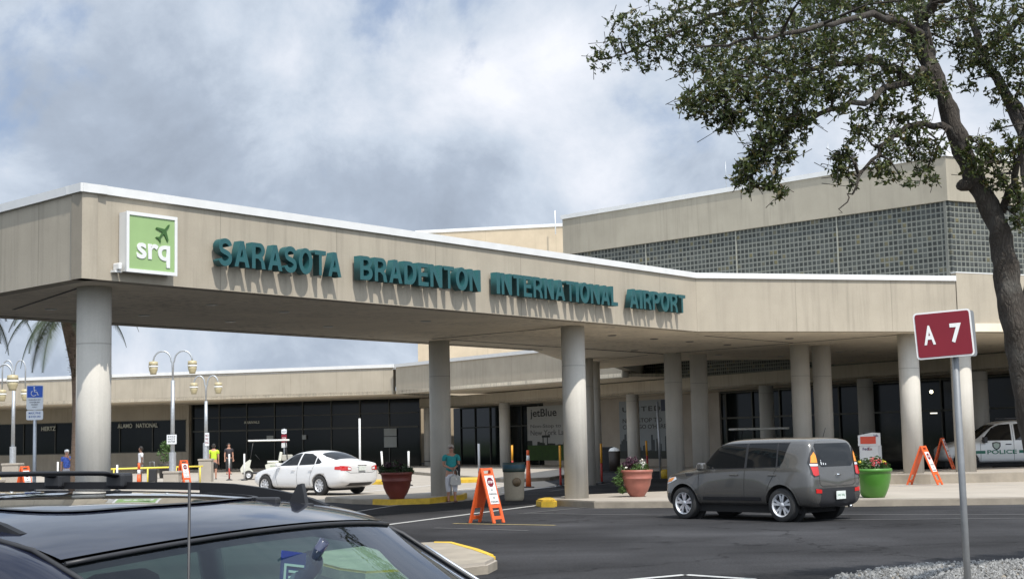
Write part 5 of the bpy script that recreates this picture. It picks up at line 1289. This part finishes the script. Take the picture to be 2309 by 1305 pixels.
    MB().box(-.032,.032,-.010,.010,-.006,.012,bev=.005).build('aerial_foot',M_black,t,loc=(-.14,.29,zr(-.14,.29)+.006))
    # pillar mounted whip aerial on the near side
    b=MB(); b.tube([(.385,-.732,1.05),(.385,-.725,1.64)],.0024,6); b.build('whip_aerial',M_black,t); MB().ball((.385,-.72,1.06),.02,10).build('aerial_mount',M_black,t)
    # lower body
    lr=[ring(-2.85,.45,.5,.70,.65,.70,.92,.6,.98,.0),ring(-2.70,.30,.7,.88,.62,.86,.98,.72,1.0,.0),ring(-1.8,.24,.78,.92,.6,.88,.985,.72,1.0,.0),
        ring(0,.22,.80,.93,.6,.89,.985,.72,1.0,.0),ring(.70,.22,.80,.93,.6,.88,.97,.70,.995,.02),ring(.95,.22,.8,.93,.6,.87,.95,.68,1.0,.03),
        ring(1.5,.24,.78,.92,.6,.84,.90,.66,.96,.03),ring(1.85,.28,.7,.85,.58,.76,.80,.56,.86,.02),ring(2.0,.36,.5,.66,.56,.6,.7,.45,.76,.0)]
    me=loftmesh(lr,sub=2); tr=bvh_of(me)
    add('body',arch_cut(me,[(x,s*.64,s*1.2,.34,.41) for x in (-1.75,1.05) for s in (1,-1)]),M_p,t)
    for x in (-1.75,1.05):
        for s in (1,-1): wheel(t,x,s*.82,.34,.34,.23,s)
    for s in (1,-1):
        add('headlight',patch(tr,[(1.95,.66),(1.80,.76),(1.45,.82),(1.60,.70)],'y',s,.006,.05),M_lwh,t)
        MB().box(-.06,.10,-.11,.11,-.07,.07,bev=.04).build('wing_mirror',M_p,t,loc=(.50,s*1.0,1.02))
    # cabin
    MB().box(.1,.72,-.66,.66,.80,1.0,bev=.05).build('dashboard',M_int,t)
    for s in (1,-1):
        b=MB(); b.box(-.62,-.10,-.24,.24,.45,.62,bev=.06); b.box(-.72,-.56,-.25,.25,.55,1.18,bev=.07); b.box(-.70,-.60,-.13,.13,1.22,1.38,bev=.04); b.build('seat',M_int,t,loc=(0,s*.37,0))
    b=MB(); b.box(-1.75,-1.60,-.6,.6,.5,1.15,bev=.07); b.box(-1.6,-1.1,-.6,.6,.45,.62,bev=.06); b.build('rear_seat',M_int,t)
    b=MB(); b.lathe([(.17,0),(.185,.014),(.20,0),(.185,-.014)],28,cap=False); o=b.build('steering_wheel',M_int,t,loc=(.02,.37,1.05)); o.rotation_euler=(0,R(-62),0)
    # mirror and hanging permit
    b=MB(); b.ball((0,0,0),1,24,(.028,.145,.042)); b.tube([(0,0,0),(.05,0,.07)],.012,8); o=b.build('rear_view_mirror',mat('mirror housing',(.02,.025,.06),.12,coat=1),t); o.location=(.125,.03,1.42); o.rotation_euler=(R(6),0,R(18))
    pm=MB().box(-.002,.002,-.048,.048,-.12,.12).build('hanging_permit',mat('permit blue',(.008,.025,.16),.4),t,loc=(.165,-.085,1.355)); pm.rotation_euler=(R(-8),0,R(2))
    b=MB(); [b.box(.003,.0045,-.022,.034,zz,zz+.005) for zz in (.040,.052,.064,.076)]; b.box(.003,.0045,-.041,-.034,-.10,.094); b.box(.003,.0045,-.034,.038,.089,.094); b.build('permit_print',M_sw,pm)
    b=MB(); b.tube([(.004,.012,.02),(.004,.012,-.02),(.004,-.012,-.025),(.004,-.02,-.055)],.005,6); b.tube([(.004,.015+.025*math.cos(R(a)),-.04+.025*math.sin(R(a))) for a in range(90,330,20)],.004,6); b.build('wheelchair_symbol',M_sw,pm)
    return t
suv=dark_suv()
# ================================================================== people
M_skin=mat('skin',(.42,.22,.15),.55,var=.06,vs=30); M_skin2=mat('brown skin',(.13,.065,.04),.55)
def skinmesh(name,V,E_,m,parent,sub=1,root=0):
    me=bpy.data.meshes.new(name); bm=bmesh.new(); ly=bm.verts.layers.skin.verify(); vs=[]
    for i,(p,r) in enumerate(V):
        v=bm.verts.new(p); rr=r if isinstance(r,(tuple,list)) else (r,r); v[ly].radius=rr; v[ly].use_root=(i==root); vs.append(v)
    for a,b in E_: bm.edges.new((vs[a],vs[b]))
    bm.to_mesh(me); bm.free(); me.materials.append(m)
    o=bpy.data.objects.new(name,me); COL.objects.link(o)
    k=o.modifiers.new('k','SKIN'); k.use_smooth_shade=True
    s=o.modifiers.new('s','SUBSURF'); s.levels=sub; s.render_levels=sub
    bake(o)
    if not o.data.materials: o.data.materials.append(m)
    for pl_ in o.data.polygons: pl_.use_smooth=True
    o.parent=parent; return o
def person(label,loc,yaw,h,top,bottom,hair,skin=None,arms='down',long=False,legs_cut=.30,hat=None,fat=1.,stride=0.,shoe=None,grp=None):
    """faces local -y; arms: list of (elbow, hand) per side in units of body height"""
    skin=skin or M_skin
    t=thing('person',label,'person',loc,yaw,grp); t.scale=(h,h,h)
    f=fat
    AR={'down':(((.128,.005,.63),(.132,-.03,.48)),((-.128,.005,.63),(-.132,-.03,.48))),
        'front':(((.135,.0,.64),(.045,-.13,.60)),((-.135,.01,.64),(-.035,-.13,.585))),
        'mouth':(((.14,-.01,.66),(.06,-.10,.80)),((-.128,.005,.63),(-.132,-.03,.48)))}[arms]
    V=[((0,0,.53),(.082*f,.062*f)),((0,0,.62),(.072*f,.055*f)),((0,.0,.72),(.084*f,.058*f)),((0,.005,.80),(.075,.05)),((0,.0,.845),.033),((0,-.008,.885),.040),((0,-.012,.935),(.046,.052)),((0,-.008,.975),(.030,.034)),((0,-.062,.918),.009)]
    E_=[(0,1),(1,2),(2,3),(3,4),(4,5),(5,6),(6,7),(6,8)]
    def ad(p,r,pr): V.append((p,r)); E_.append((pr,len(V)-1)); return len(V)-1
    J={}
    for s,(el,ha) in zip((1,-1),AR):
        a=ad((s*.105*f,.0,.795),.034,3); b=ad(el,.024*f,a); ha=Vector(ha); el=Vector(el); d=(ha-el).normalized()
        c=ad(tuple(ha),.015,b); p=ad(tuple(ha+d*.022),(.022,.012),c)
        side=d.cross(Vector((0,-1,.2))).normalized() if abs(d.y)<.9 else d.cross(Vector((0,0,1))).normalized()
        for k,ln in enumerate((.034,.042,.044,.038)):
            o_=side*(k-1.5)*.011; q=ad(tuple(ha+d*(.038+ln*.45)+o_),.0052,p); ad(tuple(ha+d*(.038+ln*.8)+o_+Vector((0,-.010,-.008))),.0045,q)
        q=ad(tuple(ha+d*.02-side*.026+Vector((0,-.008,0))),.006,p); ad(tuple(ha+d*.045-side*.034+Vector((0,-.014,0))),.005,q)
    for s in (1,-1):
        y=stride*s
        a=ad((s*.055,0,.48),.055*f,0); b=ad((s*.058,y*.5-.008,.28),.036*f,a); c=ad((s*.058,y,.06),.022,b); d=ad((s*.060,y+.002,.028),.022,c); ad((s*.066,y-.075,.016),.017,d)
    skinmesh('body',V,E_,skin,t,1)
    # top
    g=.012
    W_=[((0,0,.50),(.093*f+g*.3,.072*f+g*.3)),((0,0,.60),(.080*f+g,.064*f+g)),((0,0,.72),(.088*f+g,.062*f+g)),((0,.004,.80),(.080+g*.4,.052+g*.4)),((0,.003,.825),(.045,.04))]
    E2=[(0,1),(1,2),(2,3),(3,4)]
    for s,(el,ha) in zip((1,-1),AR):
        W_.append(((s*.108*f,.0,.797),.044)); i=len(W_)-1; E2.append((3,i)); e=Vector(el); sh_=Vector((s*.108*f,0,.797))
        W_.append((tuple(sh_.lerp(e,.62 if not long else .95)),.036*f)); E2.append((i,i+1))
        if long: W_.append((tuple(e.lerp(Vector(ha),.9)),.024)); E2.append((i+1,i+2))
    skinmesh('shirt',W_,E2,top,t,1)
    # bottom
    B=[((0,0,.545),(.088*f+.004,.068*f+.004)),((0,0,.50),(.092*f+.004,.072*f+.004))]; E3=[(0,1)]
    for s in (1,-1):
        y=stride*s; B.append(((s*.055,0,.455),.064*f)); i=len(B)-1; E3.append((1,i))
        B.append(((s*.058,y*.5-.008,.28),.050*f)); E3.append((i,i+1))
        if legs_cut<.27: B.append(((s*.059,y*(.5+.5*(.28-legs_cut)/.22),legs_cut),.040)); E3.append((i+1,i+2))
    skinmesh('trousers',B,E3,bottom,t,1)
    # hair, eyes, mouth, shoes
    b=MB(); b.ball((0,.006,.952),.058,14,(.95,1.05,.92)); b.ball((0,.028,.925),.050,12,(.95,.85,1.1))
    vs=[v for v in b.bm.verts if v.co.y<-.030 and v.co.z<.966]; 
    for v in vs: v.co.y=max(v.co.y,-.034)
    b.build('hair',hair,t)
    if hat: b=MB(); b.ball((0,-.004,.968),.060,14,(.98,1.08,.72)); b.box(-.045,.045,-.105,-.04,.958,.966); b.build('cap',hat,t)
    for s in (1,-1): MB().ball((s*.020,-.058,.938),.0055,8,(1.3,.6,.8)).build('eye',M_black,t); MB().ball((s*.053,-.004,.930),.013,8,(.35,.7,1.2)).build('ear',skin,t)
    MB().ball((0,-.055,.897),.008,8,(1.7,.4,.4)).build('mouth',mat('lips',(.35,.10,.08),.6),t)
    for s in (1,-1):
        y=stride*s; MB().box(-.026,.026,-.10,.030,0,.026,bev=.010).build('shoe',shoe or M_black,t,loc=(s*.063,y,0))
    return t
M_tealsh=mat('teal blouse',(.02,.26,.27),.8,var=.1,vs=20); M_wtr=mat('white trousers',(.62,.62,.66),.8,var=.05,vs=10)
M_ghair=mat('grey hair',(.42,.38,.34),.8,var=.2,vs=60); M_dhair=mat('dark hair',(.015,.012,.01),.7); M_wsh=mat('white t-shirt',(.6,.6,.62),.8); M_short=mat('grey shorts',(.12,.12,.13),.8)
q=at(1015,1131,0.)
w=person('woman in teal blouse and white cropped trousers standing by the shaded column',(q.x+.05,q.y-.05,0),R(12),1.60,M_tealsh,M_wtr,M_ghair,arms='front',legs_cut=.16,fat=1.12,shoe=mat('brown shoes',(.15,.06,.04),.6))
# sunglasses, cardigan over the arm and handbag
b=MB(); b.box(-.042,.042,-.066,-.050,.930,.948,bev=.005); b.build('sunglasses',M_black,w)
b=MB(); b.ball((.115,-.06,.56),.06,12,(.62,.7,1.7)); b.ball((.125,-.03,.48),.045,12,(.6,.6,1.5)); b.build('cardigan',mat('dark cardigan',(.035,.035,.04),.9,var=.3,vs=20,bump=.4),w)
hb=thing('handbag','pale grey handbag hanging from the arm of the woman in teal','handbag',(q.x+.17,q.y-.22,.50),R(12))
b=MB(); b.vprism([(-.15,.0),(-.13,.20),(-.08,.24),(.08,.24),(.13,.20),(.15,0),(.12,-.03),(-.12,-.03)],-.05,.05); b.build('bag_body',mat('pale leather',(.48,.46,.42),.5,var=.08,vs=10),hb)
for yy in (-.03,.03): MB().tube([(-.07,yy,.23),(-.05,yy,.36),(0,yy,.42),(.05,yy,.36),(.07,yy,.23)],.008,6).build('strap',MATS['pale leather'],hb)
MB().box(-.02,.02,-.056,-.05,.12,.16,bev=.004).build('clasp',M_chrome,hb)
q=aty(317,1085,70); person('man in white t-shirt and grey shorts pulling luggage behind the yellow railing',(q.x,70,0),R(-60),1.74,M_wsh,M_short,M_dhair,skin=M_skin2,legs_cut=.3)
t=thing('suitcase','dark wheeled suitcase beside the man in the white t-shirt','suitcase',(q.x+.55,70.1,0)); MB().box(-.2,.2,-.13,.13,.06,.66,bev=.04).build('case',M_black,t)
b=MB(); b.tube([(-.12,0,.66),(-.14,0,1.0),(.06,0,1.0),(.08,0,.66)],.012,6); b.build('handle',M_galv,t)
for s in (-1,1): MB().lathe([(.05,-.02),(.05,.02)],14,c=(s*.16,0,.05),axis='Y').build('wheel',M_rubber,t)
q=aty(482,1078,75); person('worker in fluorescent yellow shirt and black shorts seen from behind',(q.x,75,0),R(190),1.80,mat('fluorescent yellow shirt',(.45,.62,.03),.7),M_black,M_dhair,legs_cut=.3,fat=1.1)
q=aty(150,1090,62); person('elderly person in white cap and blue patterned shirt raising a hand to the mouth',(q.x,62,0),R(10),1.66,mat('blue patterned shirt',(.06,.12,.45),.8,var=.6,vs=30),mat('pale trousers',(.35,.34,.36),.8),M_ghair,arms='mouth',legs_cut=.08,hat=M_white)
q=aty(516,1075,82); person('person in dark clothes by the dark entrance glass behind the golf cart',(q.x,82,.1),R(20),1.72,mat('dark shirt',(.03,.025,.03),.8),M_black,M_dhair,legs_cut=.08)
# ================================================================== palm
def palm(label,base,top,seed):
    t=thing('palm_tree',label,'palm tree',base); r=random.Random(seed); tp=Vector(top)-Vector(base)
    P=[Vector((0,0,0)).lerp(tp,k/14)+Vector((.22*math.sin(k/14*PI),0,0)) for k in range(15)]
    b=MB(); b.tube(P,[.20 if k<10 else .20+.06*(k-9) for k in range(14)]+[.30],14); b.build('trunk',mat('palm bark',(.10,.07,.05),.95,var=.4,vs=6,bump=.8,bs=14,stretch=(1,1,3)),t)
    vs=[];fs=[]          # old leaf bases
    for _ in range(420):
        f=r.uniform(.60,1.); p=Vector((0,0,0)).lerp(tp,f)+Vector((.22*math.sin(f*PI),0,0)); a=r.random()*2*PI; d=Vector((math.cos(a),math.sin(a),r.uniform(-.5,.9))).normalized(); rr=.2+.13*max(0,(f-.64))*3
        s=d.cross(Vector((0,0,1))).normalized()*.05; k=len(vs); q=p+Vector((d.x,d.y,0))*rr*.8; vs+= [q-s,q+s,q+s*.4+d*.22,q-s*.4+d*.22]; fs.append((k,k+1,k+2,k+3))
    me=bpy.data.meshes.new('leaf_bases'); me.from_pydata([tuple(v) for v in vs],[],fs); obj('leaf_bases',me,mat('dry leaf bases',(.07,.055,.03),.95),t)
    M_fr=mat('palm frond',(.022,.036,.012),.6,var=.3,vs=3)
    for k in range(26):
        a=2*PI*k/26+r.uniform(-.1,.1); up=[1.,.55,.15,-.35][k%4]+r.uniform(-.1,.1); L_=r.uniform(3.0,3.7); pts=[]
        p=tp.copy(); d=Vector((math.cos(a),math.sin(a),up)).normalized(); n=16
        for i in range(n+1):
            pts.append(p.copy()); p=p+d*L_/n; d=(d+Vector((0,0,-.085-.010*i))).normalized()
        b=MB(); b.tube(pts,[.03*(1-i/(n+1))+.006 for i in range(n+1)],5)
        for i in range(2,n+1):
            t_=(pts[i]-pts[i-1]).normalized(); sd=t_.cross(Vector((0,0,1))).normalized()
            for j in range(4):
                c=pts[i-1].lerp(pts[i],j/4); ll=.55*math.sin(PI*min(1,(i+j/4)/n*.9+.08))+.12
                for s in (1,-1):
                    e=(sd*s*1.0+t_*.55+Vector((0,0,-.55+r.uniform(-.1,.1)))).normalized()*ll
                    w=t_*.022; v=[b.bm.verts.new(c-w),b.bm.verts.new(c+w),b.bm.verts.new(c+e)]; b.bm.faces.new(v)
        b.build('frond',M_fr,t,norm=False)
    return t
bs=aty(166,1075,58); tp=aty(150,690,58); palm('tall palm with shaggy trunk standing behind the left column',(bs.x,58,0),(tp.x+.15,58,tp.z),5)
q=aty(-60,1075,60); tp=aty(-70,672,60); palm('palm mostly outside the left edge with frond tips hanging below the canopy',(q.x,60,0),(tp.x,60,tp.z),9)
# ================================================================== oak tree at the right
def barkmat():
    m,nt,N,L,p=newmat('oak bark'); tc=N.new('ShaderNodeTexCoord'); mp=N.new('ShaderNodeMapping'); mp.inputs['Scale'].default_value=(9,9,2.6); L.new(tc.outputs['Object'],mp.inputs[0])
    v=N.new('ShaderNodeTexVoronoi'); v.feature='DISTANCE_TO_EDGE'; v.inputs['Scale'].default_value=3; n=N.new('ShaderNodeTexNoise'); n.inputs['Scale'].default_value=2; n.inputs['Detail'].default_value=8
    L.new(mp.outputs[0],n.inputs[0]); ad=N.new('ShaderNodeVectorMath'); L.new(mp.outputs[0],ad.inputs[0]); L.new(n.outputs['Color'],ad.inputs[1]); L.new(ad.outputs[0],v.inputs[0])
    r=N.new('ShaderNodeValToRGB'); L.new(v.outputs[0],r.inputs[0]); e=r.color_ramp.elements; e[0].position=.02; e[0].color=(.035,.028,.022,1); e[1].position=.35; e[1].color=(.060,.050,.040,1)
    n2=N.new('ShaderNodeTexNoise'); n2.inputs['Scale'].default_value=5; L.new(tc.outputs['Object'],n2.inputs[0]); r2=N.new('ShaderNodeMapRange'); L.new(n2.outputs[0],r2.inputs[0]); r2.inputs[1].default_value=.5; r2.inputs[2].default_value=.7; r2.inputs[4].default_value=.5
    mx=N.new('ShaderNodeMixRGB'); L.new(r2.outputs[0],mx.inputs[0]); L.new(r.outputs[0],mx.inputs[1]); mx.inputs[2].default_value=(.10,.096,.085,1); L.new(mx.outputs[0],p.inputs['Base Color'])
    p.inputs['Roughness'].default_value=.95; b=N.new('ShaderNodeBump'); b.inputs['Strength'].default_value=1; b.inputs['Distance'].default_value=.03; L.new(v.outputs[0],b.inputs['Height']); L.new(b.outputs[0],p.inputs['Normal']); return m
M_bark=barkmat()
def leafmat():
    m,nt,N,L,p=newmat('oak leaves'); g=N.new('ShaderNodeNewGeometry'); r=N.new('ShaderNodeValToRGB'); L.new(g.outputs['Random Per Island'],r.inputs[0]); e=r.color_ramp.elements
    e[0].color=(.030,.044,.013,1); e[1].color=(.125,.155,.035,1); q=e.new(.45); q.color=(.055,.074,.020,1); q=e.new(.8); q.color=(.088,.112,.026,1); q=e.new(.965); q.color=(.12,.085,.03,1)
    L.new(r.outputs[0],p.inputs['Base Color']); p.inputs['Roughness'].default_value=.38; p.inputs['Specular IOR Level'].default_value=.5
    out=[n for n in N if n.type=='OUTPUT_MATERIAL'][0]; tl=N.new('ShaderNodeBsdfTranslucent'); L.new(r.outputs[0],tl.inputs[0]); mx=N.new('ShaderNodeMixShader'); mx.inputs[0].default_value=.30; L.new(p.outputs[0],mx.inputs[1]); L.new(tl.outputs[0],mx.inputs[2]); L.new(mx.outputs[0],out.inputs[0]); return m
M_leaf=leafmat()
YT=13.0
def oak():
    base=aty(2420,1330,YT); base.z=0
    t=thing('oak_tree','leaning live oak with dark leathery leaves overhanging the right of the view','tree',tuple(base))
    rr=random.Random(11)
    def W3(x,y,dy=0): return aty(x,y,YT+dy)-base
    def limb(pts,rads,sub=5,nseg=12,name='limb',wob=.0,par=None):
        P=[];Rr=[];n=len(pts)
        for i in range(n-1):
            p0=pts[max(0,i-1)];p1=pts[i];p2=pts[i+1];p3=pts[min(n-1,i+2)]
            for k in range(sub):
                s=k/sub; q=.5*((2*p1)+(p2-p0)*s+(2*p0-5*p1+4*p2-p3)*s*s+(-p0+3*p1-3*p2+p3)*s**3)
                q=q+Vector((rr.gauss(0,wob),rr.gauss(0,wob),rr.gauss(0,wob))); P.append(q); Rr.append((rads[i]*(1-s)+rads[i+1]*s)*(1+rr.uniform(-.04,.04)))
        P.append(pts[-1]);Rr.append(rads[-1]); return P,Rr
    tr=[(2425,1400),(2370,1120),(2325,900),(2292,760),(2268,620),(2245,500),(2195,400),(2160,310),(2135,230),(2105,150),(2080,60),(2060,-60),(2050,-220)]
    rd=[.18,.16,.138,.120,.106,.100,.094,.094,.074,.068,.06,.05,.035]
    P,Q=limb([W3(x,y) for x,y in tr],rd,6,16,wob=.004); 
    b=MB(); b.tube(P,Q,20); b.ball(W3(2178,418),.085,12,(1,1,.8)); tk_=b.build('trunk',M_bark,t)
    for v in tk_.data.vertices:
        n=v.normal; v.co+=n*(.012*math.sin(v.co.z*9+v.co.x*23)+.010*math.sin(v.co.z*21+v.co.y*31))
    limbs=[]
    def L2(pts,rads,dys,wob=.02,sub=5):
        P,Q=limb([W3(x,y,d) for (x,y),d in zip(pts,dys)],rads,sub,8,wob=wob); b=MB(); b.tube(P,Q,9); b.build('limb',M_bark,t); limbs.append((P,Q)); return P
    L2([(2300,800),(2345,560),(2300,300),(2255,190),(2215,120),(2190,20),(2170,-150)],[.08,.07,.055,.048,.042,.036,.02],[0,.3,.6,.9,1.,1.1,1.2])
    L2([(2130,215),(2060,170),(1960,140),(1850,150),(1740,190),(1640,220)],[.045,.038,.03,.023,.016,.006],[0,-.1,-.4,-.6,-.8,-1.])
    L2([(2112,180),(2030,60),(1900,10),(1760,-20),(1600,40),(1480,90),(1380,130)],[.05,.042,.034,.026,.018,.012,.004],[0,.3,.5,.7,.8,.8,.8])
    L2([(2150,300),(2080,280),(2010,310),(1950,380),(1915,440),(1893,480)],[.035,.028,.02,.014,.008,.003],[0,-.3,-.5,-.6,-.7,-.7])
    L2([(2100,150),(2010,200),(1900,240),(1780,290),(1720,350),(1700,420)],[.04,.03,.023,.016,.010,.004],[0,-.6,-.9,-1.,-1.1,-1.1])
    L2([(2090,90),(1990,30),(1850,60),(1700,90),(1560,100)],[.04,.03,.02,.014,.005],[0,-1.,-1.6,-1.9,-2.])
    L2([(2255,470),(2285,400),(2310,330),(2345,250)],[.04,.03,.025,.015],[0,-.2,-.4,-.5])
    L2([(2220,120),(2290,60),(2360,0)],[.04,.03,.02],[1.,.7,.4])
    L2([(2080,40),(2150,-20),(2260,-60),(2380,-60)],[.05,.04,.03,.02],[0,-.5,-.9,-1.1])
    L2([(2260,200),(2300,260),(2330,420),(2350,600)],[.035,.03,.02,.01],[.9,.9,.8,.7])
    L2([(2370,900),(2420,600),(2560,150),(2800,-300),(3150,-800),(3400,-1050)],[.14,.12,.10,.08,.06,.03],[.1,.2,.3,.3,.3,.3])
    # crown: clusters (photo position, radius px, depth offset, count)
    CL=[(1400,90,55,.8,5),(1350,135,26,.8,2),(1470,60,80,.8,9),(1460,130,45,.8,4),(1560,50,95,.6,14),(1540,130,60,.7,6),(1640,60,100,.4,14),(1720,40,110,.2,16),(1830,40,120,0,18),(1950,40,120,-.2,18),(2060,40,120,.2,17),(2180,40,110,.3,14),(2270,60,100,.2,12),
        (1600,150,55,0,6),(1690,140,80,-.4,11),(1790,130,90,-.8,13),(1900,130,95,-.8,13),(2010,150,85,-.5,11),(2080,190,60,-.3,6),
        (1560,230,38,-1.,5),(1610,220,58,-1.,9),(1690,220,72,-1.,12),(1780,220,76,-1.1,13),(1880,210,72,-1.,10),(1640,270,42,-1.,5),(1730,285,55,-1.1,8),(1800,280,48,-1.,6),(1720,340,38,-1.1,6),(1690,375,36,-1.1,5),(1770,340,34,-1.1,4),(1740,410,24,-1.1,2.5),(1765,435,13,-1.1,1),(1665,400,20,-1.1,1.5),(1700,415,20,-1.1,1),
        (1990,240,48,-.5,5),(2050,270,50,-.4,5),(1950,300,38,-.6,3),(2010,330,42,-.5,4.5),(2070,330,45,-.3,5),(1905,350,36,-.6,4),(1900,385,28,-.6,2.5),(1985,390,30,-.6,2.5),(2035,405,20,-.6,1.2),(2090,385,30,-.3,2.5),(2115,330,28,-.3,2),(1925,420,12,-.6,.5),
        (2170,110,60,.5,6),(2230,130,60,.7,6),(2290,130,65,.6,7),(2300,200,50,.5,4),(2240,200,34,.8,2),(2190,180,28,.6,1.5),(2215,330,40,-.1,4),(2260,350,42,-.2,4.5),(2200,370,30,-.2,2.5),(2240,400,30,-.2,2.5),(2290,420,38,-.2,4),(2300,500,26,-.2,2),(2298,450,26,-.2,2.2),(2175,345,28,-.1,2),(2250,290,20,.3,1),(2300,330,34,-.3,2.5),
        # above and right of the frame
        (1700,-90,140,.4,14),(1950,-120,160,0,20),(2200,-120,160,.3,20),(2450,40,150,0,16),(2450,-150,170,.5,16),(2430,300,110,.2,9),(2600,100,150,.3,12),(2050,-320,180,0,16),(2350,-350,180,.4,16),(1780,-260,150,.6,12),
        (2500,500,100,.3,6),(2300,-50,120,-1.6,10),(2050,0,130,-2.2,10),(1850,-60,120,-2.4,8),(1700,-20,90,-2.2,7)]
    for gx,gy,hh in ((6.5,19.6,9.6),(5.9,19.2,9.0),(7.2,20.1,9.8),(5.2,18.7,9.2),(7.9,20.3,9.4),(4.5,18.4,8.8),(8.6,20.6,9.6),(3.9,18.1,9.),(6.8,19.2,10.),(7.6,19.5,8.8)):
        t_=hh/S3.z; CL.append((gx+S3.x*t_-10000,gy+S3.y*t_,58,hh,30))
    vs=[];tw=MB()
    K=6.4
    allP=[(p,q) for P,Q in limbs for p,q in zip(P,Q)]+[(p,.05) for p in [W3(x,y) for x,y in tr[7:]]]
    arr=np.array([tuple(p) for p,_ in allP])
    leaf=[]
    for (x,y,r,dy,cnt) in CL:
        if x<-9000: rm=r/100.; c=Vector((x+10000,y,dy))-base; 
        else: rm=r/F*(YT+dy); c=W3(x,y,dy)
        # branchlet from nearest limb
        i=int(np.argmin(((arr-np.array(c))**2).sum(1))); st=Vector(arr[i]); mid=st.lerp(c,.5)+Vector((rr.gauss(0,.05),rr.gauss(0,.05),rr.gauss(0,.05)+.04))
        if (st-c).length<6: tw.tube([st,mid,c],[.014,.010,.006],5)
        for _ in range(int(cnt*K)):
            d=Vector((rr.gauss(0,1),rr.gauss(0,1.25),rr.gauss(0,1))).normalized()*rm*rr.random()**.45*1.08; p=c+d
            s0=p+Vector((rr.gauss(0,.09),rr.gauss(0,.09),rr.gauss(.0,.09)))+(c-p)*.35
            tw.tube([s0,s0.lerp(p,.5)+Vector((rr.gauss(0,.01),rr.gauss(0,.01),rr.gauss(0,.01))),p],[.0035,.0028,.0015],3)
            ax=(p-s0).normalized(); nl_=rr.randint(9,17)
            for k in range(nl_):
                f=rr.uniform(.25,1.05) if k>3 else 1.; o_=s0.lerp(p,f)
                dd=(ax*rr.uniform(.2,1.)+Vector((rr.gauss(0,.75),rr.gauss(0,.75),rr.gauss(-.05,.75)))).normalized(); ln=rr.uniform(.034,.062)*(2. if x<-9000 else 1)
                wd=dd.cross(Vector((rr.gauss(0,1),rr.gauss(0,1),rr.gauss(0,1)))).normalized()*ln*rr.uniform(.19,.27); up=dd.cross(wd).normalized()*ln*.06
                leaf.append((o_,o_+dd*ln*.45+wd+up,o_+dd*ln,o_+dd*ln*.45-wd+up))
    tw.build('twigs',M_bark,t)
    vv=np.array([[tuple(p) for p in l] for l in leaf]).reshape(-1,3); n=len(leaf)
    me=bpy.data.meshes.new('foliage'); me.from_pydata(vv.tolist(),[],np.arange(n*4).reshape(-1,4).tolist()); obj('foliage',me,M_leaf,t); print('leaves',n)
    return t
oak()
